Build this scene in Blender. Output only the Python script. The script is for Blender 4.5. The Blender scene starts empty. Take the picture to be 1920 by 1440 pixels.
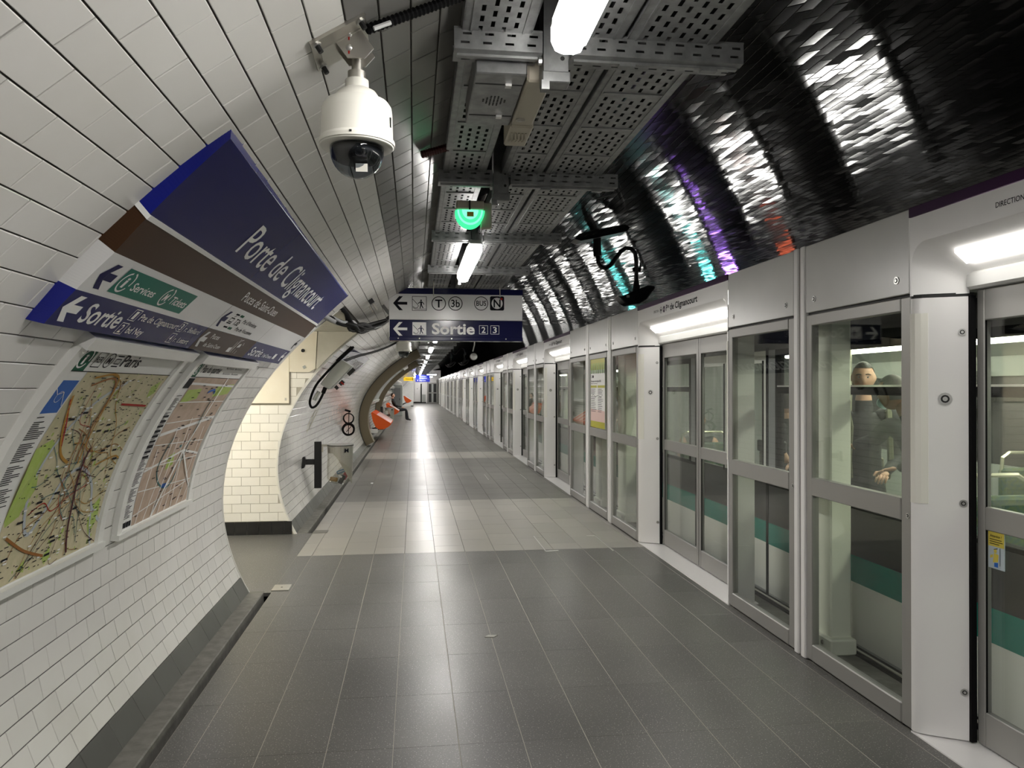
import bpy, bmesh, math, random
import numpy as np
from mathutils import Vector, Matrix
R = random.Random(7)
scene = bpy.context.scene
COL = scene.collection
# ------------------------------------------------------------------ camera, world, exposure
EYE = Vector((0.0, 0.0, 1.65))
cam_d = bpy.data.cameras.new('camera'); cam = bpy.data.objects.new('camera', cam_d); COL.objects.link(cam)
cam_d.sensor_fit = 'HORIZONTAL'; cam_d.sensor_width = 36.0; cam_d.lens = 36.0 * 1442.0 / 1920.0
cam_d.clip_start = 0.05; cam_d.clip_end = 300
YAW = math.atan(183 / 1442.0); PITCH = math.atan(6 / (1442.0 / math.cos(YAW)))
cam.location = EYE; cam.rotation_euler = (math.pi / 2 + PITCH, 0, -YAW)
scene.camera = cam
world = bpy.data.worlds.new('world'); scene.world = world; world.use_nodes = True
world.node_tree.nodes['Background'].inputs[0].default_value = (0.9, 0.95, 1.0, 1)
world.node_tree.nodes['Background'].inputs[1].default_value = 0.0
scene.view_settings.view_transform = 'Standard'; scene.view_settings.look = 'None'
scene.view_settings.gamma = 1.0; scene.view_settings.use_curve_mapping = False
scene.view_settings.exposure = 1.52
cy = scene.cycles
cy.max_bounces = 7; cy.diffuse_bounces = 4; cy.glossy_bounces = 4; cy.transmission_bounces = 2; cy.transparent_max_bounces = 14
cy.caustics_reflective = False; cy.caustics_refractive = False; cy.use_denoising = True; cy.sample_clamp_indirect = 6.0
LAMP = 74.0      # radiance of the platform battens
DOOR = 5.0       # of the strips over the doorways
CARL = 8.0       # of the train's ceiling strips
BILL = 3.6       # of the doorway lights on the far platform
PASS = 42.0      # of the batten in the side passage

# ------------------------------------------------------------------ materials
def mat(name, col, rough=0.5, metal=0.0, spec=0.5, emit=None, strength=0.0, noise=None, bump=None, coat=0.0):
    m = bpy.data.materials.new(name); m.use_nodes = True
    nt = m.node_tree; b = nt.nodes['Principled BSDF']
    b.inputs['Base Color'].default_value = (*col, 1); b.inputs['Roughness'].default_value = rough
    b.inputs['Metallic'].default_value = metal; b.inputs['Specular IOR Level'].default_value = spec
    if coat: b.inputs['Coat Weight'].default_value = coat; b.inputs['Coat Roughness'].default_value = 0.05
    if emit: b.inputs['Emission Color'].default_value = (*emit, 1); b.inputs['Emission Strength'].default_value = strength
    if noise:       # (scale, amount, second colour, [stretch])
        tc = nt.nodes.new('ShaderNodeTexCoord'); nz = nt.nodes.new('ShaderNodeTexNoise'); nz.inputs['Scale'].default_value = noise[0]
        nz.inputs['Detail'].default_value = 6
        mp = nt.nodes.new('ShaderNodeMapping'); nt.links.new(tc.outputs['Object'], mp.inputs[0]); nt.links.new(mp.outputs[0], nz.inputs['Vector'])
        if len(noise) > 3: mp.inputs['Scale'].default_value = noise[3]
        rp = nt.nodes.new('ShaderNodeValToRGB'); rp.color_ramp.elements[0].position = 0.5 - noise[1]; rp.color_ramp.elements[1].position = 0.5 + noise[1]
        rp.color_ramp.elements[0].color = (*col, 1); rp.color_ramp.elements[1].color = (*noise[2], 1)
        nt.links.new(nz.outputs['Fac'], rp.inputs[0]); nt.links.new(rp.outputs[0], b.inputs['Base Color'])
    if bump:        # (scale, strength)
        tc = nt.nodes.new('ShaderNodeTexCoord'); nz = nt.nodes.new('ShaderNodeTexNoise'); nz.inputs['Scale'].default_value = bump[0]
        bp = nt.nodes.new('ShaderNodeBump'); bp.inputs['Strength'].default_value = bump[1]; bp.inputs['Distance'].default_value = 0.01
        nt.links.new(tc.outputs['Object'], nz.inputs['Vector']); nt.links.new(nz.outputs['Fac'], bp.inputs['Height']); nt.links.new(bp.outputs[0], b.inputs['Normal'])
    return m

def emit_mat(name, col, strength):
    m = bpy.data.materials.new(name); m.use_nodes = True; nt = m.node_tree
    nt.nodes.remove(nt.nodes['Principled BSDF']); e = nt.nodes.new('ShaderNodeEmission')
    e.inputs[0].default_value = (*col, 1); e.inputs[1].default_value = strength
    nt.links.new(e.outputs[0], nt.nodes['Material Output'].inputs[0]); return m

def glass_mat(name, tint, base=0.06, gain=0.9, rough=0.0):
    m = bpy.data.materials.new(name); m.use_nodes = True; nt = m.node_tree
    nt.nodes.remove(nt.nodes['Principled BSDF'])
    lw = nt.nodes.new('ShaderNodeLayerWeight'); lw.inputs['Blend'].default_value = 0.5
    pw = nt.nodes.new('ShaderNodeMath'); pw.operation = 'POWER'; pw.inputs[1].default_value = 5.0
    ma = nt.nodes.new('ShaderNodeMath'); ma.operation = 'MULTIPLY_ADD'; ma.inputs[1].default_value = gain; ma.inputs[2].default_value = base
    tr = nt.nodes.new('ShaderNodeBsdfTransparent'); tr.inputs[0].default_value = (*tint, 1)
    gl = nt.nodes.new('ShaderNodeBsdfGlossy'); gl.inputs['Roughness'].default_value = rough
    mx = nt.nodes.new('ShaderNodeMixShader')
    nt.links.new(lw.outputs['Facing'], pw.inputs[0]); nt.links.new(pw.outputs[0], ma.inputs[0]); nt.links.new(ma.outputs[0], mx.inputs[0])
    nt.links.new(tr.outputs[0], mx.inputs[1]); nt.links.new(gl.outputs[0], mx.inputs[2]); nt.links.new(mx.outputs[0], nt.nodes['Material Output'].inputs[0])
    return m

def brick_mat(name, c1, c2, mortar, w, h, ms, rough, spec=0.5):
    m = mat(name, c1, rough, spec=spec); nt = m.node_tree; b = nt.nodes['Principled BSDF']
    uv = nt.nodes.new('ShaderNodeUVMap'); br = nt.nodes.new('ShaderNodeTexBrick')
    br.inputs['Scale'].default_value = 1.0; br.inputs['Brick Width'].default_value = w; br.inputs['Row Height'].default_value = h
    br.inputs['Mortar Size'].default_value = ms; br.inputs['Mortar Smooth'].default_value = 0.0
    br.inputs['Color1'].default_value = (*c1, 1); br.inputs['Color2'].default_value = (*c2, 1); br.inputs['Mortar'].default_value = (*mortar, 1)
    nt.links.new(uv.outputs[0], br.inputs['Vector']); nt.links.new(br.outputs['Color'], b.inputs['Base Color'])
    bp = nt.nodes.new('ShaderNodeBump'); bp.inputs['Strength'].default_value = 0.4; bp.inputs['Distance'].default_value = 0.003; bp.invert = True
    nt.links.new(br.outputs['Fac'], bp.inputs['Height']); nt.links.new(bp.outputs[0], b.inputs['Normal'])
    return m

def tile_mat(name, col, dirt, rough, spec=0.5, vary=0.06, bumpy=0.05):
    """glazed tile: each object a slightly different shade, faint dirt, faintly wavy glaze"""
    m = mat(name, col, rough, spec=spec, bump=(9.0, bumpy) if bumpy else None); nt = m.node_tree; b = nt.nodes['Principled BSDF']
    geo = nt.nodes.new('ShaderNodeNewGeometry'); oi = nt.nodes.new('ShaderNodeObjectInfo')
    ad = nt.nodes.new('ShaderNodeMath'); ad.operation = 'ADD'; nt.links.new(geo.outputs['Random Per Island'], ad.inputs[0]); nt.links.new(oi.outputs['Random'], ad.inputs[1])
    fr = nt.nodes.new('ShaderNodeMath'); fr.operation = 'FRACT'; nt.links.new(ad.outputs[0], fr.inputs[0])
    nz = nt.nodes.new('ShaderNodeTexNoise'); nz.inputs['Scale'].default_value = 1.7; nz.inputs['Detail'].default_value = 5
    nt.links.new(geo.outputs['Position'], nz.inputs['Vector'])
    rp = nt.nodes.new('ShaderNodeValToRGB'); rp.color_ramp.elements[0].position = 0.45; rp.color_ramp.elements[1].position = 0.75
    rp.color_ramp.elements[0].color = (*col, 1); rp.color_ramp.elements[1].color = (*dirt, 1); nt.links.new(nz.outputs['Fac'], rp.inputs[0])
    hv = nt.nodes.new('ShaderNodeHueSaturation'); nt.links.new(rp.outputs[0], hv.inputs['Color'])
    ml = nt.nodes.new('ShaderNodeMath'); ml.operation = 'MULTIPLY_ADD'; ml.inputs[1].default_value = vary; ml.inputs[2].default_value = 1 - vary / 2
    nt.links.new(fr.outputs[0], ml.inputs[0]); nt.links.new(ml.outputs[0], hv.inputs['Value']); nt.links.new(hv.outputs[0], b.inputs['Base Color'])
    return m

def granite_mat(name, col, col2, fleck, rough, amount=0.62):
    m = mat(name, col, rough, spec=0.32); nt = m.node_tree; b = nt.nodes['Principled BSDF']
    geo = nt.nodes.new('ShaderNodeNewGeometry')
    n1 = nt.nodes.new('ShaderNodeTexNoise'); n1.inputs['Scale'].default_value = 1.3; n1.inputs['Detail'].default_value = 4
    n2 = nt.nodes.new('ShaderNodeTexNoise'); n2.inputs['Scale'].default_value = 140; n2.inputs['Detail'].default_value = 3
    for n in (n1, n2): nt.links.new(geo.outputs['Position'], n.inputs['Vector'])
    r1 = nt.nodes.new('ShaderNodeValToRGB'); r1.color_ramp.elements[0].position = 0.35; r1.color_ramp.elements[1].position = 0.68
    r1.color_ramp.elements[0].color = (*col, 1); r1.color_ramp.elements[1].color = (*col2, 1); nt.links.new(n1.outputs['Fac'], r1.inputs[0])
    r2 = nt.nodes.new('ShaderNodeValToRGB'); r2.color_ramp.elements[0].position = amount; r2.color_ramp.elements[1].position = amount + 0.06
    r2.color_ramp.elements[0].color = (0, 0, 0, 1); r2.color_ramp.elements[1].color = (1, 1, 1, 1); nt.links.new(n2.outputs['Fac'], r2.inputs[0])
    oi = nt.nodes.new('ShaderNodeObjectInfo'); hv = nt.nodes.new('ShaderNodeHueSaturation'); ml = nt.nodes.new('ShaderNodeMath')
    ad = nt.nodes.new('ShaderNodeMath'); ad.operation = 'ADD'; nt.links.new(geo.outputs['Random Per Island'], ad.inputs[0]); nt.links.new(oi.outputs['Random'], ad.inputs[1])
    fr = nt.nodes.new('ShaderNodeMath'); fr.operation = 'FRACT'; nt.links.new(ad.outputs[0], fr.inputs[0])
    ml.operation = 'MULTIPLY_ADD'; ml.inputs[1].default_value = 0.16; ml.inputs[2].default_value = 0.92
    nt.links.new(fr.outputs[0], ml.inputs[0]); nt.links.new(ml.outputs[0], hv.inputs['Value']); nt.links.new(r1.outputs[0], hv.inputs['Color'])
    mx = nt.nodes.new('ShaderNodeMix'); mx.data_type = 'RGBA'; nt.links.new(r2.outputs[0], mx.inputs[0]); nt.links.new(hv.outputs[0], mx.inputs[6])
    mx.inputs[7].default_value = (*fleck, 1); nt.links.new(mx.outputs[2], b.inputs['Base Color'])
    rr = nt.nodes.new('ShaderNodeMapRange'); rr.inputs[3].default_value = rough * 0.8; rr.inputs[4].default_value = rough * 1.3
    nt.links.new(n1.outputs['Fac'], rr.inputs[0]); nt.links.new(rr.outputs[0], b.inputs['Roughness'])
    return m

M = {}
M['tile'] = tile_mat('white_tile', (0.72, 0.71, 0.68), (0.66, 0.645, 0.60), 0.14, spec=0.34, bumpy=0.10)
M['tile_warm'] = tile_mat('cream_tile', (0.84, 0.82, 0.76), (0.78, 0.75, 0.66), 0.2)
M['tile_upper'] = tile_mat('grey_upper_tile', (0.17, 0.167, 0.158), (0.13, 0.127, 0.118), 0.26, spec=0.3, bumpy=0.08)  # darker grey tile for the upper wall courses
M['tile_dark'] = tile_mat('dark_glazed_tile', (0.030, 0.030, 0.029), (0.022, 0.022, 0.021), 0.06, vary=0.4, bumpy=0.012)  # dark glazed tile of the ceiling and rear wall
M['tile_black'] = tile_mat('black_tile', (0.015, 0.015, 0.015), (0.03, 0.03, 0.028), 0.15)
M['tile_grey'] = tile_mat('grey_skirting_tile', (0.10, 0.10, 0.093), (0.075, 0.075, 0.068), 0.3, vary=0.15)
M['joint'] = mat('tile_joint', (0.055, 0.05, 0.045), 0.9)
M['joint_light'] = mat('pale_joint', (0.45, 0.42, 0.35), 0.9)
M['joint_black'] = mat('black_joint', (0.006, 0.006, 0.006), 0.9)
M['far_tile'] = brick_mat('far_white_tile', (0.72, 0.71, 0.68), (0.66, 0.65, 0.62), (0.1, 0.1, 0.09), 0.197, 0.0946, 0.004, 0.18)
M['far_dark'] = brick_mat('far_dark_tile', (0.03, 0.03, 0.029), (0.02, 0.02, 0.02), (0.006, 0.006, 0.006), 0.197, 0.0946, 0.004, 0.12)
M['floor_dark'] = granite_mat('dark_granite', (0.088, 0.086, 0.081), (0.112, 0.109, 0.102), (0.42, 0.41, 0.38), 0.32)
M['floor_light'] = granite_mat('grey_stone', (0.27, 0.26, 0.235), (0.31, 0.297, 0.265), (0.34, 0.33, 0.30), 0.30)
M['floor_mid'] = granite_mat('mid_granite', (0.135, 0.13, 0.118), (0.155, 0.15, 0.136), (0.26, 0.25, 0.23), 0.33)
M['grout_pale'] = mat('pale_grout', (0.36, 0.34, 0.29), 0.8)
M['grout_dark'] = mat('dark_grout', (0.035, 0.033, 0.03), 0.8)
M['concrete'] = mat('concrete', (0.20, 0.195, 0.175), 0.7, noise=(14, 0.25, (0.11, 0.105, 0.09)), bump=(60, 0.2))
M['black'] = mat('black', (0.006, 0.006, 0.006), 0.6)
M['black_gloss'] = mat('black_painted_metal', (0.008, 0.008, 0.009), 0.3)
M['rubber'] = mat('black_rubber', (0.006, 0.006, 0.0065), 0.7, spec=0.1)
M['galv'] = mat('galvanised_steel', (0.33, 0.335, 0.335), 0.42, 0.7, noise=(22, 0.2, (0.21, 0.215, 0.215)), bump=(40, 0.05))
M['steel'] = mat('brushed_steel', (0.55, 0.53, 0.48), 0.32, 0.9)
M['chrome'] = mat('chrome', (0.62, 0.62, 0.60), 0.34, 0.85)
M['alu'] = mat('satin_aluminium', (0.31, 0.305, 0.29), 0.40, 0.3)
M['white'] = mat('white_lacquer', (0.80, 0.79, 0.78), 0.28)
M['header'] = mat('grey_white_lacquer', (0.60, 0.60, 0.58), 0.28, noise=(5, 0.3, (0.56, 0.56, 0.545)))
M['white_rough'] = mat('white_plastic', (0.78, 0.77, 0.70), 0.4)
M['grey_box'] = mat('grey_plastic', (0.42, 0.44, 0.42), 0.45)
M['beige'] = mat('beige_plastic', (0.50, 0.46, 0.37), 0.5)
M['cream'] = mat('cream_board', (0.84, 0.79, 0.67), 0.6, noise=(6, 0.3, (0.80, 0.73, 0.59)))
M['plaster'] = mat('pale_plaster', (0.62, 0.60, 0.53), 0.7, noise=(7, 0.25, (0.54, 0.52, 0.45)))
M['blue'] = mat('blue_enamel', (0.011, 0.013, 0.105), 0.25, spec=0.04)
M['blue_lit_edge'] = mat('blue_enamel_lit_edge', (0.006, 0.012, 0.24), 0.2)  # sign's blue with the brightness of its lit edges put into the colour
M['navy'] = mat('navy_enamel', (0.008, 0.009, 0.05), 0.16, spec=0.35)
M['brown'] = mat('brown_enamel', (0.060, 0.031, 0.017), 0.28, spec=0.04)
M['sign_white'] = mat('white_enamel', (0.74, 0.74, 0.74), 0.22, spec=0.2)
M['paint_white'] = mat('white_print', (0.88, 0.88, 0.87), 0.4, spec=0.08)
M['green'] = mat('green_print', (0.010, 0.17, 0.12), 0.35, spec=0.05)
M['green_dark'] = mat('dark_green_print', (0.006, 0.10, 0.05), 0.4, spec=0.05)
M['ink'] = mat('black_ink', (0.010, 0.010, 0.014), 0.5, spec=0.05)
M['ink_blue'] = mat('blue_ink', (0.012, 0.012, 0.075), 0.4, spec=0.05)
M['purple'] = mat('purple_strip', (0.030, 0.002, 0.038), 0.5, spec=0.2)
M['glass'] = glass_mat('clear_glass', (0.955, 0.97, 0.958), 0.05, 0.8)
M['glass_train'] = glass_mat('tinted_train_glass', (0.84, 0.88, 0.86), 0.035, 0.8)
M['plastic_clear'] = glass_mat('clear_bag', (0.93, 0.92, 0.88), 0.12, 0.6, 0.15)
M['dome_glass'] = glass_mat('smoked_dome', (0.50, 0.53, 0.57), 0.07, 0.9)
M['lamp'] = emit_mat('batten_diffuser', (1.0, 0.965, 0.925), LAMP)
M['lamp_side'] = emit_mat('batten_diffuser_side', (1.0, 0.965, 0.925), LAMP * 0.03)
M['lamp_cap'] = emit_mat('batten_end_cap', (1.0, 0.965, 0.925), LAMP * 0.2)
M['lamp_edge'] = emit_mat('batten_diffuser_edge', (1.0, 0.965, 0.925), LAMP * 0.5)
M['lamp_far'] = emit_mat('far_batten_diffuser', (1.0, 0.97, 0.90), 7.5)
M['door_lamp'] = emit_mat('door_strip_diffuser', (1.0, 0.97, 0.91), DOOR)
M['car_lamp'] = emit_mat('car_strip_diffuser', (1.0, 0.97, 0.78), CARL)
M['pass_lamp'] = emit_mat('passage_diffuser', (1.0, 0.95, 0.82), PASS)
M['bill'] = emit_mat('backlit_panel', (1.0, 0.98, 0.93), BILL)
M['bill_teal'] = emit_mat('screen_teal', (0.15, 0.9, 0.85), 5.0)
M['bill_violet'] = emit_mat('screen_violet', (0.45, 0.2, 1.0), 6.0)
M['bill_red'] = emit_mat('screen_red', (1.0, 0.2, 0.10), 0.5)
M['exit_glow'] = emit_mat('green_glow', (0.03, 0.50, 0.17), 0.9)
M['exit_glow2'] = emit_mat('pale_green_glow', (0.12, 0.62, 0.32), 0.9)
M['orange'] = mat('orange_shell', (0.78, 0.11, 0.012), 0.25)
M['taupe'] = mat('taupe_panel', (0.155, 0.125, 0.075), 0.55)
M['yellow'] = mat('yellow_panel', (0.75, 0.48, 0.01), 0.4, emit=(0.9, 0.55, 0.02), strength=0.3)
M['blue_sign'] = mat('blue_lit_sign', (0.01, 0.015, 0.22), 0.3, emit=(0.01, 0.02, 0.30), strength=0.5)
M['teal'] = mat('teal_stripe', (0.008, 0.21, 0.165), 0.25)
M['train_white'] = mat('train_white', (0.80, 0.80, 0.75), 0.35)
M['train_dark'] = mat('train_charcoal', (0.022, 0.022, 0.023), 0.4)
M['train_grey'] = mat('train_grey', (0.24, 0.245, 0.25), 0.4)
M['train_inner'] = mat('train_lining', (0.22, 0.235, 0.22), 0.5)
M['seat_blue'] = mat('seat_cloth', (0.05, 0.09, 0.09), 0.8, noise=(40, 0.1, (0.09, 0.12, 0.05)))
M['handrail'] = mat('handrail', (0.60, 0.58, 0.45), 0.25, 0.6)
M['column'] = mat('greenish_white_column', (0.80, 0.82, 0.72), 0.45)
M['map_base'] = mat('map_paper', (0.62, 0.55, 0.38), 0.45, spec=0.1, noise=(16, 0.18, (0.50, 0.47, 0.29)))
M['map_green'] = mat('map_park', (0.36, 0.49, 0.10), 0.45, spec=0.1, noise=(30, 0.2, (0.42, 0.52, 0.16)))
M['map_white'] = mat('map_white', (0.78, 0.78, 0.76), 0.4, spec=0.1)
M['map_blue'] = mat('map_inset_blue', (0.03, 0.13, 0.46), 0.4, spec=0.1)
M['map_river'] = mat('map_river', (0.42, 0.46, 0.50), 0.35)
M['map_tan'] = mat('map_blocks', (0.42, 0.32, 0.24), 0.45, spec=0.1, noise=(9, 0.12, (0.52, 0.40, 0.32)))
M['l_brown'] = mat('line_brown', (0.30, 0.13, 0.04), 0.5, spec=0.08)
M['l_red'] = mat('line_red', (0.36, 0.02, 0.015), 0.5, spec=0.08)
M['l_ochre'] = mat('line_ochre', (0.42, 0.22, 0.04), 0.5, spec=0.08)
M['l_teal'] = mat('line_teal', (0.05, 0.16, 0.17), 0.5, spec=0.08)
M['l_plum'] = mat('line_plum', (0.07, 0.012, 0.02), 0.5, spec=0.08)
M['frame_white'] = mat('white_frame', (0.74, 0.74, 0.71), 0.25, spec=0.35)
M['post_yellow'] = mat('notice_yellow', (0.42, 0.40, 0.02), 0.4)
M['post_green'] = mat('notice_green', (0.22, 0.42, 0.10), 0.4)
M['post_pink'] = mat('notice_pink', (0.70, 0.50, 0.46), 0.4)
M['sticker_y'] = mat('sticker_yellow', (0.62, 0.50, 0.06), 0.4)
M['sticker_b'] = mat('sticker_pale', (0.45, 0.52, 0.56), 0.4)
M['can_blue'] = mat('litter_blue', (0.14, 0.28, 0.45), 0.4)
M['can_red'] = mat('litter_red', (0.36, 0.03, 0.04), 0.4)
M['can_tan'] = mat('litter_tan', (0.30, 0.18, 0.05), 0.5)
M['mask_pink'] = mat('pink_spray', (0.62, 0.38, 0.32), 0.5)
M['olive'] = mat('olive_scratch', (0.30, 0.28, 0.12), 0.6)
M['skin'] = mat('skin', (0.52, 0.30, 0.20), 0.5)
M['hair'] = mat('dark_hair', (0.015, 0.011, 0.008), 0.6)
M['hair_grey'] = mat('grey_hair', (0.10, 0.095, 0.09), 0.6)
M['jacket'] = mat('dark_jacket', (0.018, 0.020, 0.022), 0.75)
M['jacket_grey'] = mat('grey_jacket', (0.035, 0.037, 0.042), 0.8)
M['trousers'] = mat('dark_trousers', (0.012, 0.013, 0.017), 0.8)
M['strap'] = mat('olive_strap', (0.10, 0.105, 0.06), 0.8)
M['camo'] = mat('camouflage_cloth', (0.04, 0.045, 0.025), 0.8, noise=(22, 0.05, (0.13, 0.12, 0.08)))
M['mask'] = mat('surgical_mask', (0.42, 0.62, 0.60), 0.7)
M['eye'] = mat('eye_white', (0.6, 0.58, 0.55), 0.3)
M['yellow_top'] = mat('yellow_top', (0.45, 0.44, 0.10), 0.8)

# ------------------------------------------------------------------ building helpers
def wloc(o):
    v = Vector((0, 0, 0))
    while o: v += o.location; o = o.parent
    return v

class MB:
    def __init__(s): s.v = []; s.f = []; s.m = []; s.mats = []; s.cur = 0; s.uv = None
    def use(s, k):
        m = M[k] if isinstance(k, str) else k
        if m not in s.mats: s.mats.append(m)
        s.cur = s.mats.index(m); return s
    def add(s, vs, fs):
        o = len(s.v); s.v += [tuple(p) for p in vs]
        for f in fs: s.f.append(tuple(i + o for i in f)); s.m.append(s.cur)
        return s
    def poly(s, pts): return s.add(pts, [tuple(range(len(pts)))])
    def box(s, x0, x1, y0, y1, z0, z1):
        if x0 > x1: x0, x1 = x1, x0
        if y0 > y1: y0, y1 = y1, y0
        if z0 > z1: z0, z1 = z1, z0
        return s.add([(x0, y0, z0), (x1, y0, z0), (x1, y1, z0), (x0, y1, z0), (x0, y0, z1), (x1, y0, z1), (x1, y1, z1), (x0, y1, z1)],
                     [(0, 3, 2, 1), (4, 5, 6, 7), (0, 1, 5, 4), (1, 2, 6, 5), (2, 3, 7, 6), (3, 0, 4, 7)])
    def rbox(s, x0, x1, y0, y1, z0, z1, b=0.004):
        """box with chamfered edges"""
        bm = bmesh.new(); bmesh.ops.create_cube(bm, size=1.0)
        for v in bm.verts: v.co = Vector(((x0 + x1) / 2 + v.co.x * (x1 - x0), (y0 + y1) / 2 + v.co.y * (y1 - y0), (z0 + z1) / 2 + v.co.z * (z1 - z0)))
        bmesh.ops.bevel(bm, geom=bm.edges[:], offset=b, segments=1, affect='EDGES'); return s.bm(bm)
    def bm(s, bm, mtx=None):
        bm.verts.index_update()
        s.add([(mtx @ v.co if mtx else v.co)[:] for v in bm.verts], [tuple(v.index for v in f.verts) for f in bm.faces]); bm.free(); return s
    def obox(s, c, ax, ay, az, hx, hy, hz):
        c = Vector(c); ax = Vector(ax).normalized() * hx; ay = Vector(ay).normalized() * hy; az = Vector(az).normalized() * hz
        return s.add([c + ax * i + ay * j + az * k for k in (-1, 1) for (i, j) in ((-1, -1), (1, -1), (1, 1), (-1, 1))],
                     [(0, 3, 2, 1), (4, 5, 6, 7), (0, 1, 5, 4), (1, 2, 6, 5), (2, 3, 7, 6), (3, 0, 4, 7)])
    def prism(s, poly, a, b):
        """poly: list of 3-vectors, extruded by the vector b-a given as offset pair"""
        n = len(poly); P0 = [Vector(p) + Vector(a) for p in poly]; P1 = [Vector(p) + Vector(b) for p in poly]
        return s.add(P0 + P1, [tuple(range(n))[::-1], tuple(range(n, 2 * n))] + [(i, (i + 1) % n, n + (i + 1) % n, n + i) for i in range(n)])
    def tube(s, pts, r, n=8, caps=True):
        pts = [Vector(p) for p in pts]; rs = r if isinstance(r, (list, tuple)) else [r] * len(pts)
        vs = []; fs = []; up = None
        for i, p in enumerate(pts):
            d = (pts[min(i + 1, len(pts) - 1)] - pts[max(i - 1, 0)]).normalized()
            if up is None: up = Vector((0, 0, 1)) if abs(d.z) < 0.9 else Vector((1, 0, 0))
            a = d.cross(up).normalized(); b = a.cross(d); up = b
            vs += [p + (a * math.cos(2 * math.pi * k / n) + b * math.sin(2 * math.pi * k / n)) * rs[i] for k in range(n)]
        for i in range(len(pts) - 1):
            for k in range(n): fs.append((i * n + k, i * n + (k + 1) % n, (i + 1) * n + (k + 1) % n, (i + 1) * n + k))
        if caps: fs += [tuple(range(n))[::-1], tuple(range((len(pts) - 1) * n, len(pts) * n))]
        return s.add(vs, fs)
    def lathe(s, c, prof, n=24, axis='z'):
        c = Vector(c); vs = []; fs = []
        for (r, h) in prof:
            for k in range(n):
                a = 2 * math.pi * k / n; u, w = r * math.cos(a), r * math.sin(a)
                vs.append(c + (Vector((u, w, h)) if axis == 'z' else Vector((h, u, w)) if axis == 'x' else Vector((u, h, w))))
        for i in range(len(prof) - 1):
            for k in range(n): fs.append((i * n + k, i * n + (k + 1) % n, (i + 1) * n + (k + 1) % n, (i + 1) * n + k))
        fs += [tuple(range(n))[::-1], tuple(range((len(prof) - 1) * n, len(prof) * n))]
        return s.add(vs, fs)
    def grid(s, fn, us, vs_):
        nu, nv = len(us), len(vs_)
        return s.add([fn(u, v) for v in vs_ for u in us], [(j * nu + i, j * nu + i + 1, (j + 1) * nu + i + 1, (j + 1) * nu + i) for j in range(nv - 1) for i in range(nu - 1)])
    def perf(s, o, ux, uy, w, l, holes):
        """sheet with rectangular holes (x0,x1,y0,y1)"""
        o = Vector(o); ux = Vector(ux); uy = Vector(uy)
        ys = sorted({0, l, *[h[2] for h in holes], *[h[3] for h in holes]})
        for y0, y1 in zip(ys, ys[1:]):
            ym = (y0 + y1) / 2; hs = sorted((h[0], h[1]) for h in holes if h[2] < ym < h[3]); x = 0
            for a, b in hs + [(w, w)]:
                if a > x: s.poly([o + ux * x + uy * y0, o + ux * a + uy * y0, o + ux * a + uy * y1, o + ux * x + uy * y1])
                x = b
        return s
    def build(s, name, parent=None, kind=None, smooth=False, mat=None, auto=None):
        me = bpy.data.meshes.new(name); off = wloc(parent)
        me.from_pydata([(p[0] - off.x, p[1] - off.y, p[2] - off.z) for p in s.v], [], s.f)
        if mat: s.mats = [M[mat] if isinstance(mat, str) else mat]
        for m in s.mats: me.materials.append(m)
        if len(s.mats) > 1: me.polygons.foreach_set('material_index', s.m)
        if smooth or auto:
            me.polygons.foreach_set('use_smooth', [True] * len(me.polygons))
            if auto: me.set_sharp_from_angle(angle=math.radians(auto))
        me.update()
        o = bpy.data.objects.new(name, me); COL.objects.link(o)
        if parent: o.parent = parent
        if kind: o['kind'] = kind
        return o

def thing(name, label, cat, loc=(0, 0, 0), group=None):
    o = bpy.data.objects.new(name, None); COL.objects.link(o); o.location = loc; o.empty_display_size = 0.1
    o['label'] = label; o['category'] = cat
    if group: o['group'] = group
    return o
def tag(o, label, cat, group=None):
    o['label'] = label; o['category'] = cat
    if group: o['group'] = group
    return o
def structure(o): o['kind'] = 'structure'; return o
KIDS = {}
def copy_tree(o, parent=None):
    c = o.copy(); COL.objects.link(c)
    if parent: c.parent = parent
    for ch in list(o.children): copy_tree(ch, c)
    return c
def dup(o, loc, label=None):
    c = copy_tree(o); c.location = loc
    if label: c['label'] = label
    return c
def mbx(k): return MB().use(k)
ORD = 'nearest second third fourth fifth sixth seventh eighth ninth tenth eleventh twelfth thirteenth fourteenth fifteenth sixteenth seventeenth eighteenth nineteenth twentieth'.split()
for tens in ('twenty', 'thirty', 'forty', 'fifty'): ORD += [f'{tens}-{o}' for o in 'first second third fourth fifth sixth seventh eighth ninth'.split()] + [{'twenty': 'thirtieth', 'thirty': 'fortieth', 'forty': 'fiftieth', 'fifty': 'sixtieth'}[tens]]

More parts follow.
